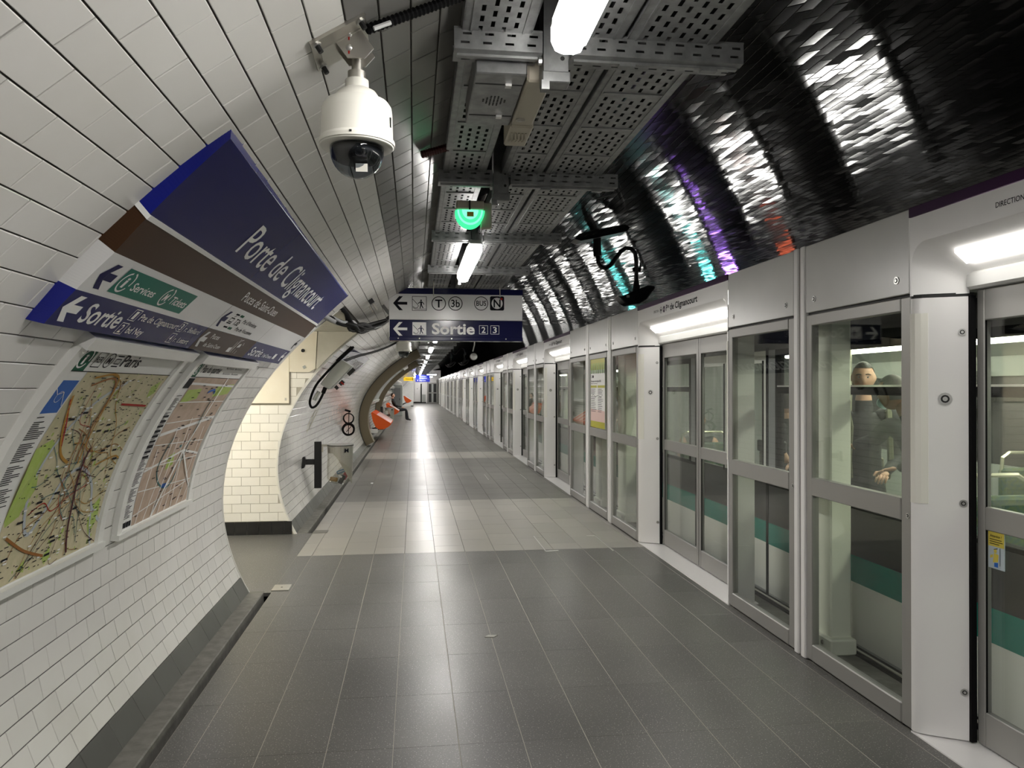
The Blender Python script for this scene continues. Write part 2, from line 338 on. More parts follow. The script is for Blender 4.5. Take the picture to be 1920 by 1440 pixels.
# text ---------------------------------------------------------------
_tc = {}
def glyphs(text, bold=0.0, xs=1.0):
    key = (text, bold)
    if key not in _tc:
        cu = bpy.data.curves.new('t', 'FONT'); cu.body = text; cu.size = 1.0; cu.offset = bold; cu.resolution_u = 3; cu.fill_mode = 'FRONT'
        ob = bpy.data.objects.new('t', cu); COL.objects.link(ob)
        dg = bpy.context.evaluated_depsgraph_get(); ev = ob.evaluated_get(dg); me = ev.to_mesh()
        vs = [(v.co.x, v.co.y) for v in me.vertices]; fs = [tuple(p.vertices) for p in me.polygons]
        ev.to_mesh_clear(); COL.objects.unlink(ob); bpy.data.objects.remove(ob); bpy.data.curves.remove(cu)
        _tc[key] = (vs, fs)
    return _tc[key]
def put_text(mb, text, fn, u0, v0, cap, u1=None, bold=0.012, slant=0.0):
    """lay a line on a surface: fn(u,v) -> 3-D point; baseline from (u0,v0), capital height cap, ending at u1 if given"""
    vs, fs = glyphs(text, bold)
    if not vs: return
    x0 = min(p[0] for p in vs); x1 = max(p[0] for p in vs)
    sy = cap / 0.69; sx = (u1 - u0) / (x1 - x0) if u1 is not None else sy
    mb.add([fn(u0 + (p[0] - x0) * sx + slant * p[1] * sy, v0 + p[1] * sy) for p in vs], fs)
def ring(mb, fn, u, v, r0, r1, n=28, a0=0, a1=360, sx=1.0):
    pts = []
    full = abs(a1 - a0) >= 360
    for i in range(n + 1):
        a = math.radians(a0 + (a1 - a0) * i / n)
        pts.append((fn(u + r0 * sx * math.cos(a), v + r0 * math.sin(a)), fn(u + r1 * sx * math.cos(a), v + r1 * math.sin(a))))
    mb.add([p for q in pts for p in q], [(2 * i, 2 * i + 1, 2 * i + 3, 2 * i + 2) for i in range(n)])
def disc(mb, fn, u, v, r, n=24, sx=1.0):
    mb.poly([fn(u + r * sx * math.cos(2 * math.pi * i / n), v + r * math.sin(2 * math.pi * i / n)) for i in range(n)])
def shape(mb, fn, pts): mb.poly([fn(*p) for p in pts])
def stroke(mb, fn, pts, w):
    """ribbon along a 2-D polyline"""
    P = [Vector(p) for p in pts]; L = []
    for i, p in enumerate(P):
        d = P[min(i + 1, len(P) - 1)] - P[max(i - 1, 0)]
        d = d.normalized() if d.length > 0 else Vector((1, 0)); q = Vector((-d.y, d.x)) * w / 2; L += [fn(*(p + q)), fn(*(p - q))]
    mb.add(L, [(2 * i, 2 * i + 1, 2 * i + 3, 2 * i + 2) for i in range(len(P) - 1)])
def rect_outline(mb, fn, u0, u1, v0, v1, w):
    for a, b, c, d in ((u0, u1, v0, v0 + w), (u0, u1, v1 - w, v1), (u0, u0 + w, v0, v1), (u1 - w, u1, v0, v1)):
        shape(mb, fn, [(a, c), (b, c), (b, d), (a, d)])
def arrow_left(mb, fn, u, v, w, h, t):
    """arrow pointing to smaller u: tip (u,v), length w, head height h, thickness t; one outline"""
    k = h / 2; e = k * .95
    up = [(u + t * 1.6, v + t / 2), (u + e + t * 1.1, v + k), (u + e - t * .25, v + k), (u, v)]
    dn = [(u + e - t * .25, v - k), (u + e + t * 1.1, v - k), (u + t * 1.6, v - t / 2)]
    shape(mb, fn, [(u + w, v + t / 2)] + up + dn + [(u + w, v - t / 2)])
def walker(mb, fn, u, v, h):
    """walking figure of height h, feet at (u,v)"""
    disc(mb, fn, u, v + h * 0.90, h * 0.095, 12)
    for pts in ([(-.10, .78), (.10, .78), (.10, .42), (-.08, .42)], [(-.08, .44), (.03, .44), (-.02, .22), (-.06, 0), (-.16, 0), (-.12, .24)],
                [(.0, .44), (.1, .44), (.15, .24), (.28, .08), (.20, .02), (.05, .20)], [(-.10, .78), (-.06, .70), (-.22, .56), (-.36, .52), (-.36, .60), (-.24, .66)],
                [(.10, .78), (.05, .68), (.2, .58), (.3, .42), (.36, .47), (.26, .64)]):
        shape(mb, fn, [(u + a * h, v + b * h) for a, b in pts])
def escalator(mb, fn, u, v, s, dark):
    """exit pictogram: square of side s with slope and walker, strokes in the current material"""
    rectw = s * 0.035
    if dark: rect_outline(mb, fn, u, u + s, v, v + s, rectw)
    stroke(mb, fn, [(u + .04 * s, v + .80 * s), (u + .36 * s, v + .46 * s), (u + .43 * s, v + .36 * s), (u + .42 * s, v + .27 * s), (u + .34 * s, v + .20 * s), (u + .22 * s, v + .18 * s), (u + .05 * s, v + .30 * s)], s * .035)
    stroke(mb, fn, [(u + .05 * s, v + .22 * s), (u + .2 * s, v + .12 * s), (u + .97 * s, v + .12 * s)], s * .03)
    walker(mb, fn, u + .62 * s, v + .16 * s, .62 * s)

# vault -------------------------------------------------------------
XC, ZC, AX, BX = 5.37, 0.75, 6.9, 3.08
_ph = np.linspace(-0.45, math.pi + 0.45, 60000); _vx = XC - AX * np.cos(_ph); _vz = ZC + BX * np.sin(_ph)
_vs = np.concatenate([[0], np.cumsum(np.hypot(np.diff(_vx), np.diff(_vz)))]); _vs -= np.interp(math.asin(-ZC / BX), _ph, _vs)
def V(s, y, off=0.0):
    p = float(np.interp(s, _vs, _ph)); x = XC - AX * math.cos(p); z = ZC + BX * math.sin(p)
    n = Vector((-(x - XC) / AX ** 2, 0, -(z - ZC) / BX ** 2)).normalized()
    return Vector((x, y, z)) + n * off
def VN(s):
    p = float(np.interp(s, _vs, _ph)); x = XC - AX * math.cos(p); z = ZC + BX * math.sin(p)
    return Vector((-(x - XC) / AX ** 2, 0, -(z - ZC) / BX ** 2)).normalized()
def s_of_z(z): return float(np.interp(math.asin((z - ZC) / BX), _ph, _vs))
def s_of_x(x): return float(np.interp(math.acos(-(x - XC) / AX), _ph, _vs))
def x_of_z(z): return XC - AX * math.sqrt(max(0, 1 - ((z - ZC) / BX) ** 2))
def surf(off): return lambda y, s: V(s, y, off)
def vpatch(mb, y0, y1, s0, s1, off, n=10):
    mb.grid(lambda y, s: V(s, y, off), [y0, y1], [s0 + (s1 - s0) * i / n for i in range(n + 1)])
def vshell(mb, y0, y1, s0, s1, o0, o1, n=10):
    """curved slab on the wall between offsets o0 and o1"""
    ss = [s0 + (s1 - s0) * i / n for i in range(n + 1)]
    mb.grid(lambda y, s: V(s, y, o1), [y0, y1], ss)
    mb.grid(lambda o, s: V(s, y0, o), [o0, o1], ss); mb.grid(lambda o, s: V(s, y1, o), [o1, o0], ss)
    mb.poly([V(s0, y0, o0), V(s0, y1, o0), V(s0, y1, o1), V(s0, y0, o1)]); mb.poly([V(s1, y0, o1), V(s1, y1, o1), V(s1, y1, o0), V(s1, y0, o0)])
def seen(p):
    d = Vector(p) - EYE; f = Vector((math.sin(YAW), math.cos(YAW), 0)); r = Vector((math.cos(YAW), -math.sin(YAW), 0)); z = d.dot(f)
    return z > 0.3 and abs(d.dot(r) / z) < 0.72 and abs(d.z / z) < 0.55

# ================================================================== SETTING
YA, YB = 6.4, 8.9                 # side passage between these
S0, SP = 0.140, 0.0946            # first course, course pitch
TL = 0.195                        # tile length
S_LINT = s_of_z(2.28)
S_DARK = s_of_x(0.30)
S_UPPER = S0 + SP * round((3.20 - S0) / SP) - 0.01
S_END = s_of_x(9.3)
YNEAR = 0.4; YFAR = 26.0; YEND = 80.0

def tile_mesh(l, w, m, gap, thick, bev, name):
    """one tile: local x along its length, y across, z outwards"""
    a, b = l / 2 - gap / 2, w / 2 - gap / 2; c, d = a - bev, b - bev
    vs = [(-a, -b, 0), (a, -b, 0), (a, b, 0), (-a, b, 0), (-a, -b, thick - bev), (a, -b, thick - bev), (a, b, thick - bev), (-a, b, thick - bev), (-c, -d, thick), (c, -d, thick), (c, d, thick), (-c, d, thick)]
    fs = [(8, 9, 10, 11)]
    for k in (0, 4):
        for i in range(4): fs.append((k + i, k + (i + 1) % 4, k + 4 + (i + 1) % 4, k + 4 + i))
    me = bpy.data.meshes.new(name); me.from_pydata(vs, [], fs); me.materials.append(M[m]); me.update(); return me

class Tiler:
    """lays tiles given by frames; the largest in view become parts, the others one joined part"""
    def __init__(s, name, parent, mname, w, gap, thick, bev, tilt=0.0): s.items = []; s.__dict__.update(name=name, parent=parent, mname=mname, w=w, gap=gap, thick=thick, bev=bev, tilt=tilt)
    def put(s, p, ux, uy, n, l, w=None, single=True):
        s.items.append((p, ux, uy, n, l, w or s.w, single))
    def lay(s, most=300):
        cache = {}; mb = MB().use(s.mname)
        def rank(it): return (EYE - it[0]).length if it[6] and seen(it[0]) else 1e9
        order = sorted(s.items, key=rank); k = 0
        for it in order:
            p, ux, uy, n, l, w, single = it
            rx, ry = R.gauss(0, s.tilt), R.gauss(0, s.tilt)
            if k < most and rank(it) < 1e8:
                key = (round(l, 3), round(w, 3))
                if key not in cache: cache[key] = tile_mesh(l, w, s.mname, s.gap, s.thick, s.bev, s.name)
                o = bpy.data.objects.new(s.name, cache[key]); COL.objects.link(o); o.parent = s.parent
                m3 = Matrix((ux, uy, n)).transposed(); o.matrix_local = Matrix.Translation(p) @ m3.to_4x4() @ Matrix.Rotation(rx, 4, 'X') @ Matrix.Rotation(ry, 4, 'Y'); k += 1
            else:
                a, b, t = l / 2 - s.gap / 2, w / 2 - s.gap / 2, s.thick
                n2 = (n + ux * ry + uy * rx).normalized()
                q = [p + ux * i + uy * j + n * (t + i * ry + j * rx) for i, j in ((-a, -b), (a, -b), (a, b), (-a, b))]
                g = [p + ux * i + uy * j for i, j in ((-a, -b), (a, -b), (a, b), (-a, b))]
                mb.add(q + g, [(0, 1, 2, 3), (1, 0, 4, 5), (2, 1, 5, 6), (3, 2, 6, 7), (0, 3, 7, 4)])
        if mb.v: mb.build(s.name + '_field', s.parent, kind='stuff')

def vault_base(name, y0, y1, s0, s1, m, off=0.0, uvs=False):
    n = max(2, int((s1 - s0) / 0.12)); ss = [s0 + (s1 - s0) * i / n for i in range(n + 1)]
    ys = [y0, y1]
    mb = MB().use(m); mb.grid(lambda y, s: V(s, y, off), ys, ss); o = mb.build(name)
    if uvs:
        uv = o.data.uv_layers.new(name='uv'); pts = [(y, s) for s in ss for y in ys]
        for lp in o.data.loops: uv.data[lp.index].uv = pts[lp.vertex_index]
    for p in o.data.polygons: p.use_smooth = True
    return structure(o)

# left wall ---------------------------------------------------------
wall = vault_base('wall_left', -6, YA, -0.02, S_DARK, 'joint')
w2 = vault_base('wall_left', YB, YFAR, -0.02, S_DARK, 'joint')
w3 = vault_base('wall_left', YA, YB, S_LINT, S_DARK, 'joint')
w4 = vault_base('wall_left', YFAR, YEND, 0.14, S_DARK, 'far_tile', 0.006, True)
skirt_far = vault_base('baseboard_left', YFAR, YEND, -0.02, 0.14, 'tile_grey', 0.006)
ceil = vault_base('ceiling', -6, YFAR, S_DARK, S_END, 'joint_black')
c2 = vault_base('ceiling', YFAR, YEND, S_DARK, S_END, 'far_dark', 0.006, True)
c3 = vault_base('wall_opposite', -6, YEND, S_END, s_of_x(12.05) + 0.8, 'far_tile', 0.006, True)
SIGN = (2.13, 6.05, 1.99, 2.74)
def hidden(y, s): return (2.45 < y < 5.7 and 2.08 < s < 2.66) or (2.85 < y < 3.75 and 1.02 < s < 1.9) or (4.25 < y < 5.2 and 1.02 < s < 1.9)
TN = Tiler('tile', wall, 'tile', SP, 0.0045, 0.006, 0.0016, 0.0035)
TF = Tiler('tile', w2, 'tile', SP, 0.0045, 0.006, 0.0016, 0.004)
TS = Tiler('tile', wall, 'tile_upper', SP, 0.0045, 0.006, 0.0016, 0.0035)
TO = Tiler('tile', w3, 'tile', SP, 0.0045, 0.006, 0.0016, 0.004)
rows = int((S_DARK - S0) / SP)
def run(T, y0, y1, s, shift, tl=TL, normal=None, single=True):
    k = math.floor((y0 - shift) / tl); mid = s + SP / 2; n = VN(mid); ux = Vector((0, 1, 0)); uy = n.cross(ux)
    while True:
        a = max(y0, shift + k * tl); b = min(y1, shift + (k + 1) * tl); k += 1
        if a >= y1: break
        if b - a < 0.02: continue
        T.put(V(mid, (a + b) / 2), ux, uy, n, b - a, single=single and not hidden((a + b) / 2, mid))
for r in range(rows):
    s = S0 + r * SP; sh = 1.46 + (TL / 2 if r % 2 else 0)
    if s > S_UPPER: run(TS, YNEAR, YFAR, s, sh); continue
    run(TN, YNEAR, YA, s, sh)
    run(TF, YB, YFAR, s, sh)
    if s > S_LINT: run(TO, YA, YB, s, sh)
TS.lay(80); TN.lay(220); TF.lay(170); TO.lay(60)
skn = structure(vault_base('baseboard_left', -6, YA, -0.03, S0 - 0.004, 'joint', 0.002))
skf = structure(vault_base('baseboard_left', YB, YFAR, -0.03, S0 - 0.004, 'joint', 0.002))
for par, a, b in ((skn, 0.4, YA), (skf, YB, YFAR)):
    T = Tiler('tile', par, 'tile_grey', 0.155, 0.003, 0.009, 0.002, 0.003); k = 0
    n = VN(0.065); ux = Vector((0, 1, 0)); uy = n.cross(ux); y = a
    while y < b - 0.03:
        e = min(b, y + 0.30); T.put(V(0.062, (y + e) / 2), ux, uy, n, e - y); y = e
    T.lay(60)
# ceiling tiles, glossy and uneven
TC = Tiler('tile', ceil, 'tile_dark', SP, 0.0075, 0.008, 0.001, 0.005)
for r in range(int((S_END - S_DARK) / SP)):
    s = S_DARK + r * SP; run(TC, 1.2, YFAR, s, (TL / 2 if r % 2 else 0), single=s > s_of_x(1.0) and s < s_of_x(6.0))
TC.lay(300)
# pale corner beads where the passage cuts the vault
for y in (YA, YB):
    mb = MB().use('tile'); vshell(mb, y - 0.012 if y == YA else y - 0.004, y + 0.004 if y == YA else y + 0.014, -0.02, S_LINT, -0.02, 0.011, 26); o = mb.build('trim_1'); structure(o)

# side passage ------------------------------------------------------
def prof(z0, z1, n=24): return [(x_of_z(z0 + (z1 - z0) * i / n), z0 + (z1 - z0) * i / n) for i in range(n + 1)]
pr = prof(-0.05, 2.28)
pw = MB().use('joint_light'); pw.poly([(x, YB, z) for x, z in pr] + [(-4.6, YB, 2.28), (-4.6, YB, -0.05)]); pwall = structure(pw.build('wall_passage'))
pn = MB().use('tile_warm'); pn.poly([(x, YA, z) for x, z in pr] + [(-4.6, YA, 2.28), (-4.6, YA, -0.05)]); structure(pn.build('wall_passage'))
structure(mbx('tile_warm').box(-4.7, -4.6, YA, YB, -0.05, 2.3).build('wall_passage'))
structure(mbx('plaster').poly([(-4.6, YA, 2.28), (-4.6, YB, 2.28), (x_of_z(2.28) + 0.02, YB, 2.28), (x_of_z(2.28) + 0.02, YA, 2.28)]).build('ceiling_passage'))
for r in range(22):
    z0 = 0.148 + 0.1 * r - 0.0; z1 = z0 + 0.1; sh = -1.715 - (0.1 if r % 2 else 0)
    for k in range(-14, 6):
        a = sh + k * 0.2; b = a + 0.2; zm = (z0 + z1) / 2
        if b < -4.4 or z1 > 2.26: continue
        if zm > 1.468 and a < -1.395: 
            if b < -1.38: continue
            a = max(a, -1.385)
        lim0, lim1 = x_of_z(z0), x_of_z(z1)
        if a > min(lim0, lim1) - 0.03: continue
        if zm > 1.82 and b > -1.39: continue
        g = 0.0022; b0, b1 = min(b, lim0), min(b, lim1)
        P = [(a + g, z0 + g), (b0 - g, z0 + g), (b1 - g, z1 - g), (a + g, z1 - g)]
        mbx('tile_warm').prism([(x, YB, z) for x, z in P], (0, 0, 0), (0, -0.006, 0)).build('tile', pwall)
for k in range(28):
    a = -4.472 + k * 0.131; b = a + 0.128
    if b > x_of_z(0.08): b = x_of_z(0.08)
    if b - a > 0.02: mbx('tile_black').prism([(a, YB, 0.0), (b, YB, 0.0), (b, YB, 0.144), (a, YB, 0.144)], (0, 0, 0), (0, -0.010, 0)).build('tile', pwall)
o = mbx('cream').rbox(-2.5, -1.392, YB - 0.035, YB - 0.001, 1.468, 2.275, 0.004).build('board'); o.parent = pwall
o = mbx('cream').prism([(-1.388, YB, 1.82), (-1.17, YB, 1.82), (-1.105, YB, 1.86), (-1.085, YB, 2.275), (-1.388, YB, 2.275)], (0, -0.001, 0), (0, -0.045, 0)).build('board'); o.parent = pwall
q = [(x, YB, z) for x, z in prof(1.86, 2.278, 8)]
o = mbx('plaster').prism([(-1.10, YB, 1.865)] + [(max(p[0] - 0.012, -1.09), p[1], p[2]) for p in q] + [(-1.08, YB, 2.278)], (0, -0.001, 0), (0, -0.035, 0)).build('lintel_panel'); o.parent = pwall
mbx('black').lathe((-1.24, YB - 0.045, 2.06), [(0.02, 0), (0.02, -0.012)], 10, 'y').build('wall_hole', pwall)
mbx('grey_box').obox((-1.225, YB - 0.048, 1.875), (1, 0, 0.6), (0, 1, 0), (-0.6, 0, 1), 0.016, 0.004, 0.016).build('wall_plate', pwall)
mbx('steel').box(-1.44, -1.42, YB - 0.04, YB - 0.034, 1.50, 1.53).build('wall_plate', pwall)
t = thing('ceiling_batten', 'fluorescent batten lighting the tiled side passage', 'lamp', (-2.7, 7.65, 2.2))
mbx('grey_box').box(-3.3, -2.1, 7.58, 7.72, 2.22, 2.278).build('housing', t); mbx('pass_lamp').box(-3.25, -2.15, 7.60, 7.70, 2.18, 2.22).build('diffuser', t)

# floor ----------------------------------------------------------------
XJ = [0.205 + 0.3 * k for k in range(-5, 8)]
XL, XR = -1.14, 2.36
floor = structure(MB().use('grout_pale').poly([(XL, -3, -0.0008), (XR, -3, -0.0008), (XR, 7.72, -0.0008), (XL, 7.72, -0.0008)]).build('floor'))
f2 = structure(MB().use('grout_dark').poly([(XL, 7.72, -0.006), (XR, 7.72, -0.006), (XR, YEND + 2, -0.006), (XL, YEND + 2, -0.006)]).build('floor'))
cols = [(max(a, XL), min(b, XR)) for a, b in zip([-10] + XJ, XJ + [10]) if min(b, XR) - max(a, XL) > 0.02]
def floor_band(par, y0, y1, m, pitch, gx, gy, most, phase=3.56, stag=False):
    T = Tiler('tile', par, m, 0.3, 0.0, 0.0062, 0.0008, 0.0006)
    for ci, (a, b) in enumerate(cols):
        ph = phase + (pitch / 2 if stag and ci % 2 else 0); k = math.floor((y0 - ph) / pitch)
        while True:
            p = max(y0, ph + k * pitch); e = min(y1, ph + (k + 1) * pitch); k += 1
            if p >= y1: break
            if e - p < 0.02: continue
            T.put(Vector(((a + b) / 2, (p + e) / 2, -0.006)), Vector((1, 0, 0)), Vector((0, 1, 0)), Vector((0, 0, 1)), b - a - gx, e - p - gy)
    T.lay(most)
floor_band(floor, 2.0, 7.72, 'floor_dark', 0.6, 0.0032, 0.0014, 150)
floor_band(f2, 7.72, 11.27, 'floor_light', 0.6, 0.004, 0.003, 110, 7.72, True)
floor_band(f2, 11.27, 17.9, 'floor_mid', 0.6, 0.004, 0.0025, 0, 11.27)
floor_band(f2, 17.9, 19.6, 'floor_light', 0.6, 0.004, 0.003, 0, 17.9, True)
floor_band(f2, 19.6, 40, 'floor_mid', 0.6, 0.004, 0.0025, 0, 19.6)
structure(MB().use('floor_mid').box(XL, XR, 40, YEND + 2, -0.02, 0).build('floor'))
structure(MB().use('floor_dark').box(XL, XR, -3, 2.0, -0.02, 0).build('floor'))
# floor inside the passage, ledge and gutter along the wall
structure(MB().use('floor_dark').box(-4.6, XL, YA - 0.02, YB + 0.02, -0.03, -0.001).build('floor'))
for a, b in ((-3, YA + 0.02), (YB + 0.02, 60)):
    structure(mbx('concrete').rbox(-1.34, -1.20, a, b, -0.12, 0.004, 0.006).build('trim_2'))
    structure(mbx('black').box(-1.21, -1.135, a, b, -0.13, -0.09).build('trim_3'))
t = thing('drain_cover', 'pale square metal cover at the end of the gutter beside the side passage', 'cover', (-1.08, 6.5, 0))
mbx('steel').rbox(-1.15, -1.01, 6.42, 6.60, -0.02, 0.008, 0.003).build('plate', t); mbx('black').box(-1.085, -1.072, 6.50, 6.515, 0.0078, 0.0092).build('keyhole', t)
t = thing('drain_cover', 'small metal cover at the gutter start beyond the side passage', 'cover', (-1.08, 8.95, 0))
mbx('concrete').rbox(-1.14, -0.98, 8.9, 9.06, -0.02, 0.006, 0.003).build('plate', t)
t = thing('floor_hatch', 'tile-filled floor hatch with bright metal edging where dark and light paving meet', 'hatch', (1.65, 8.0, 0))
mbx('chrome').box(1.305, 1.317, 7.62, 8.42, -0.01, 0.0025).build('edge_strip', t); mbx('chrome').box(1.985, 1.997, 7.58, 8.36, -0.01, 0.0025).build('edge_strip', t)
mbx('chrome').prism([(1.31, 7.60, 0), (1.45, 7.64, 0), (1.44, 7.67, 0), (1.31, 7.66, 0)], (0, 0, -0.01), (0, 0, 0.0025)).build('corner_plate', t)
mbx('chrome').prism([(1.90, 8.37, 0), (1.99, 8.35, 0), (1.99, 8.39, 0), (1.90, 8.39, 0)], (0, 0, -0.01), (0, 0, 0.0025)).build('corner_plate', t)
t = thing('floor_hatch', 'tile-filled floor hatch with thin metal edging farther along the paving', 'hatch', (1.65, 14.0, 0))
mbx('chrome').box(1.305, 1.317, 13.6, 14.5, -0.01, 0.0025).build('edge_strip', t); mbx('chrome').box(1.985, 1.997, 13.6, 14.5, -0.01, 0.0025).build('edge_strip', t)
o = mbx('floor_light').prism([(0.46, 5.06, 0), (0.52, 5.05, 0), (0.55, 5.09, 0), (0.49, 5.10, 0)], (0, 0, -0.001), (0, 0, 0.004)).build('paper_scrap'); tag(o, 'tiny pale scrap stuck on the dark paving', 'litter')
# platform edge, track bed, opposite platform
structure(mbx('concrete').box(2.36, 2.74, -3, YEND, -0.3, -0.004).build('floor'))
structure(mbx('rubber').box(2.70, 2.78, -3, YEND, -0.12, 0.012).build('trim_4'))
structure(mbx('steel').box(2.725, 2.745, -3, YEND, 0.012, 0.018).build('trim_5'))
structure(mbx('concrete').box(2.36, 8.4, -6, YEND, -1.25, -1.1).build('floor'))
structure(mbx('concrete').box(2.6, 2.78, -6, YEND, -1.1, -0.1).build('wall_track'))
structure(mbx('floor_mid').box(8.4, 12.3, -6, YEND, -1.1, 0).build('floor'))
structure(mbx('tile_dark').box(-1.6, 12.3, -6.2, -6, -1.2, 4).build('wall_rear'))

# ================================================================== PLATFORM SCREEN DOORS
XD = 2.36; PWID = 2.37
PORT = [1.05, 5.58]
for d in (5.98, 4.5, 4.5, 5.98, 4.5, 4.5, 5.98, 4.5, 4.5, 5.98, 4.5, 4.5, 5.98, 4.5): PORT.append(PORT[-1] + d)
PORT = [-3.48] + PORT
FD = lambda off: (lambda u, v: Vector((XD - off, -u, v)))      # faces the platform: u runs to smaller y

def bolt(mb, c, n, r):
    n = Vector(n).normalized(); a = Vector((0, 0, 1)); b = n.cross(a); k = 12
    for (ra, h0, h1, m) in ((r, 0, .004, 'chrome'), (r * .62, .004, .0055, 'black'), (r * .36, .0055, .007, 'chrome')):
        mb.use(m); c0 = Vector(c)
        p = [c0 + (a * math.sin(2 * math.pi * i / k) + b * math.cos(2 * math.pi * i / k)) * ra for i in range(k)]
        mb.prism(p, n * h0, n * h1)

def make_portal(y0):
    y1 = y0 + PWID
    t = thing('doorway_portal', '', 'doorway', (XD, y0, 0), 'lit white doorways of the platform screen')
    for sg, ye in ((-1, y1), (1, y0)):
        P = [(2.362, ye, 0), (2.360, ye + sg * .012, 0), (2.366, ye + sg * .03, 0), (2.382, ye + sg * .048, 0), (2.405, ye + sg * .066, 0), (2.55, ye + sg * .150, 0), (2.57, ye + sg * .155, 0), (2.57, ye, 0)]
        if sg > 0: P = P[::-1]
        post = MB().use('white').prism(P, (0, 0, 0.012), (0, 0, 2.072)).build('post', t, auto=40)
        mbx('black').prism([(p[0] + .004, p[1], 0) for p in P], (0, 0, 2.070), (0, 0, 2.090)).build('joint_gap', t)
        mbx('rubber').box(2.548, 2.575, ye + sg * .15, ye + sg * .166, 0.012, 2.075).build('door_seal', t)
        n = Vector((-.125, -sg * -.145 * -1, 0)); n = Vector((-.50, sg * .86, 0))
        f = lambda q: Vector((2.405 + .145 * q, ye + sg * (.066 + .084 * q), 0))
        for q, z, r in ((.84, 1.906, .017), (.86, 1.11, .017), (.88, .235, .017), (.42, 1.595, .030)):
            mb = MB(); bolt(mb, f(q) + Vector((0, 0, z)), n, r); mb.build('bolt', post)
        q_ = [(2.3585, .003), (2.3568, .012), (2.3628, .031), (2.380, .050), (2.4035, .0685), (2.409, .064), (2.385, .046), (2.365, .010)]
        mbx('white_rough').prism([(x_, ye + sg * a_, 0) for x_, a_ in (q_ if sg < 0 else q_[::-1])], (0, 0, 1.10), (0, 0, 2.0)).build('release_panel', post)
    # header: face plate with a rounded recess that slopes back to the doors
    def outline(x, ins, zt, r, n=6):
        a, b = y0 + ins, y1 - ins; pts = [(x, a, 2.085), (x, a, zt - r)]
        for i in range(1, n + 1): th = math.pi - math.pi / 2 * i / n; pts.append((x, a + r + r * math.cos(th), zt - r + r * math.sin(th)))
        for i in range(0, n + 1): th = math.pi / 2 - math.pi / 2 * i / n; pts.append((x, b - r + r * math.cos(th), zt - r + r * math.sin(th)))
        pts.append((x, b, 2.085)); return pts
    A = outline(XD, .012, 2.335, .10); A2 = outline(XD + .012, .022, 2.322, .095); B = outline(2.55, .155, 2.175, .05)
    n = len(A); mb = MB().use('white'); mb.add(A + A2 + B, [(i, i + 1, n + i + 1, n + i) for i in range(n - 1)] + [(n + i, n + i + 1, 2 * n + i + 1, 2 * n + i) for i in range(n - 1)])
    top = [(XD, y0 if i < 2 else y1 if i > n - 3 else p[1], 2.46 if 2 <= i <= n - 3 else max(p[2], 2.085)) for i, p in enumerate(A)]
    top[1] = (XD, y0, A[1][2]); top[n - 2] = (XD, y1, A[n - 2][2])
    mb.add(A + top, [(i, n + i, n + i + 1, i + 1) for i in range(n - 1)])
    mb.poly([(XD, y0, A[1][2]), (XD, y0, 2.46), top[2]]); mb.poly([(XD, y1, 2.46), (XD, y1, A[n - 2][2]), top[n - 3]])
    mb.poly([A[1], A[2], top[2], top[1]]); mb.use('header')
    hdr = mb.build('header', t, auto=35)
    mbx('header').rbox(2.53, 2.60, y0 + .15, y1 - .15, 2.10, 2.180, .012).build('lip', t)
    mbx('header').box(2.40, 2.75, y0, y1, 2.40, 2.50).build('header_back', t); mbx('header').box(2.62, 2.75, y0, y1, 2.11, 2.40).build('header_back', t)
    mbx('purple').box(2.354, 2.40, y0, y1, 2.462, 2.507).build('purple_strip', t)
    c = Vector((2.462, (y0 + y1) / 2, 2.243)); sl = Vector((.19, 0, -.16)).normalized(); nn = Vector((-.16, 0, -.19)).normalized()
    mb = mbx('door_lamp'); mb.obox(c, (0, 1, 0), sl, nn, PWID / 2 - .22, .038, .010); mb.build('light_strip', t)
    mbx('white').box(2.36, 2.60, y0, y1, -.02, .006).build('threshold', t)
    fn = lambda u, v: Vector((XD - .0012, y1 - u, v)); mb = MB().use('ink')
    put_text(mb, 'DIRECTION', fn, .55, 2.383, .022, .70, .004)
    put_text(mb, 'P', fn, .925, 2.371, .056, .962, .024); put_text(mb, 'te', fn, .968, 2.395, .034, 1.01, .02); put_text(mb, 'de Clignancourt', fn, 1.04, 2.371, .056, 1.735, .024)
    m2 = MB().use('ink'); ring(m2, fn, .775, 2.393, .026, .031); put_text(m2, 'M', fn, .757, 2.379, .028, .793, .004); m2.build('metro_badge', hdr)
    m2 = MB().use('purple'); disc(m2, fn, .865, 2.393, .031); m2.use('paint_white'); fn2 = lambda u, v: fn(u, v) + Vector((-.0006, 0, 0)); put_text(m2, '4', fn2, .852, 2.378, .030, .878, .01); m2.build('line_badge', hdr)
    mb.build('lettering', hdr)
    return t

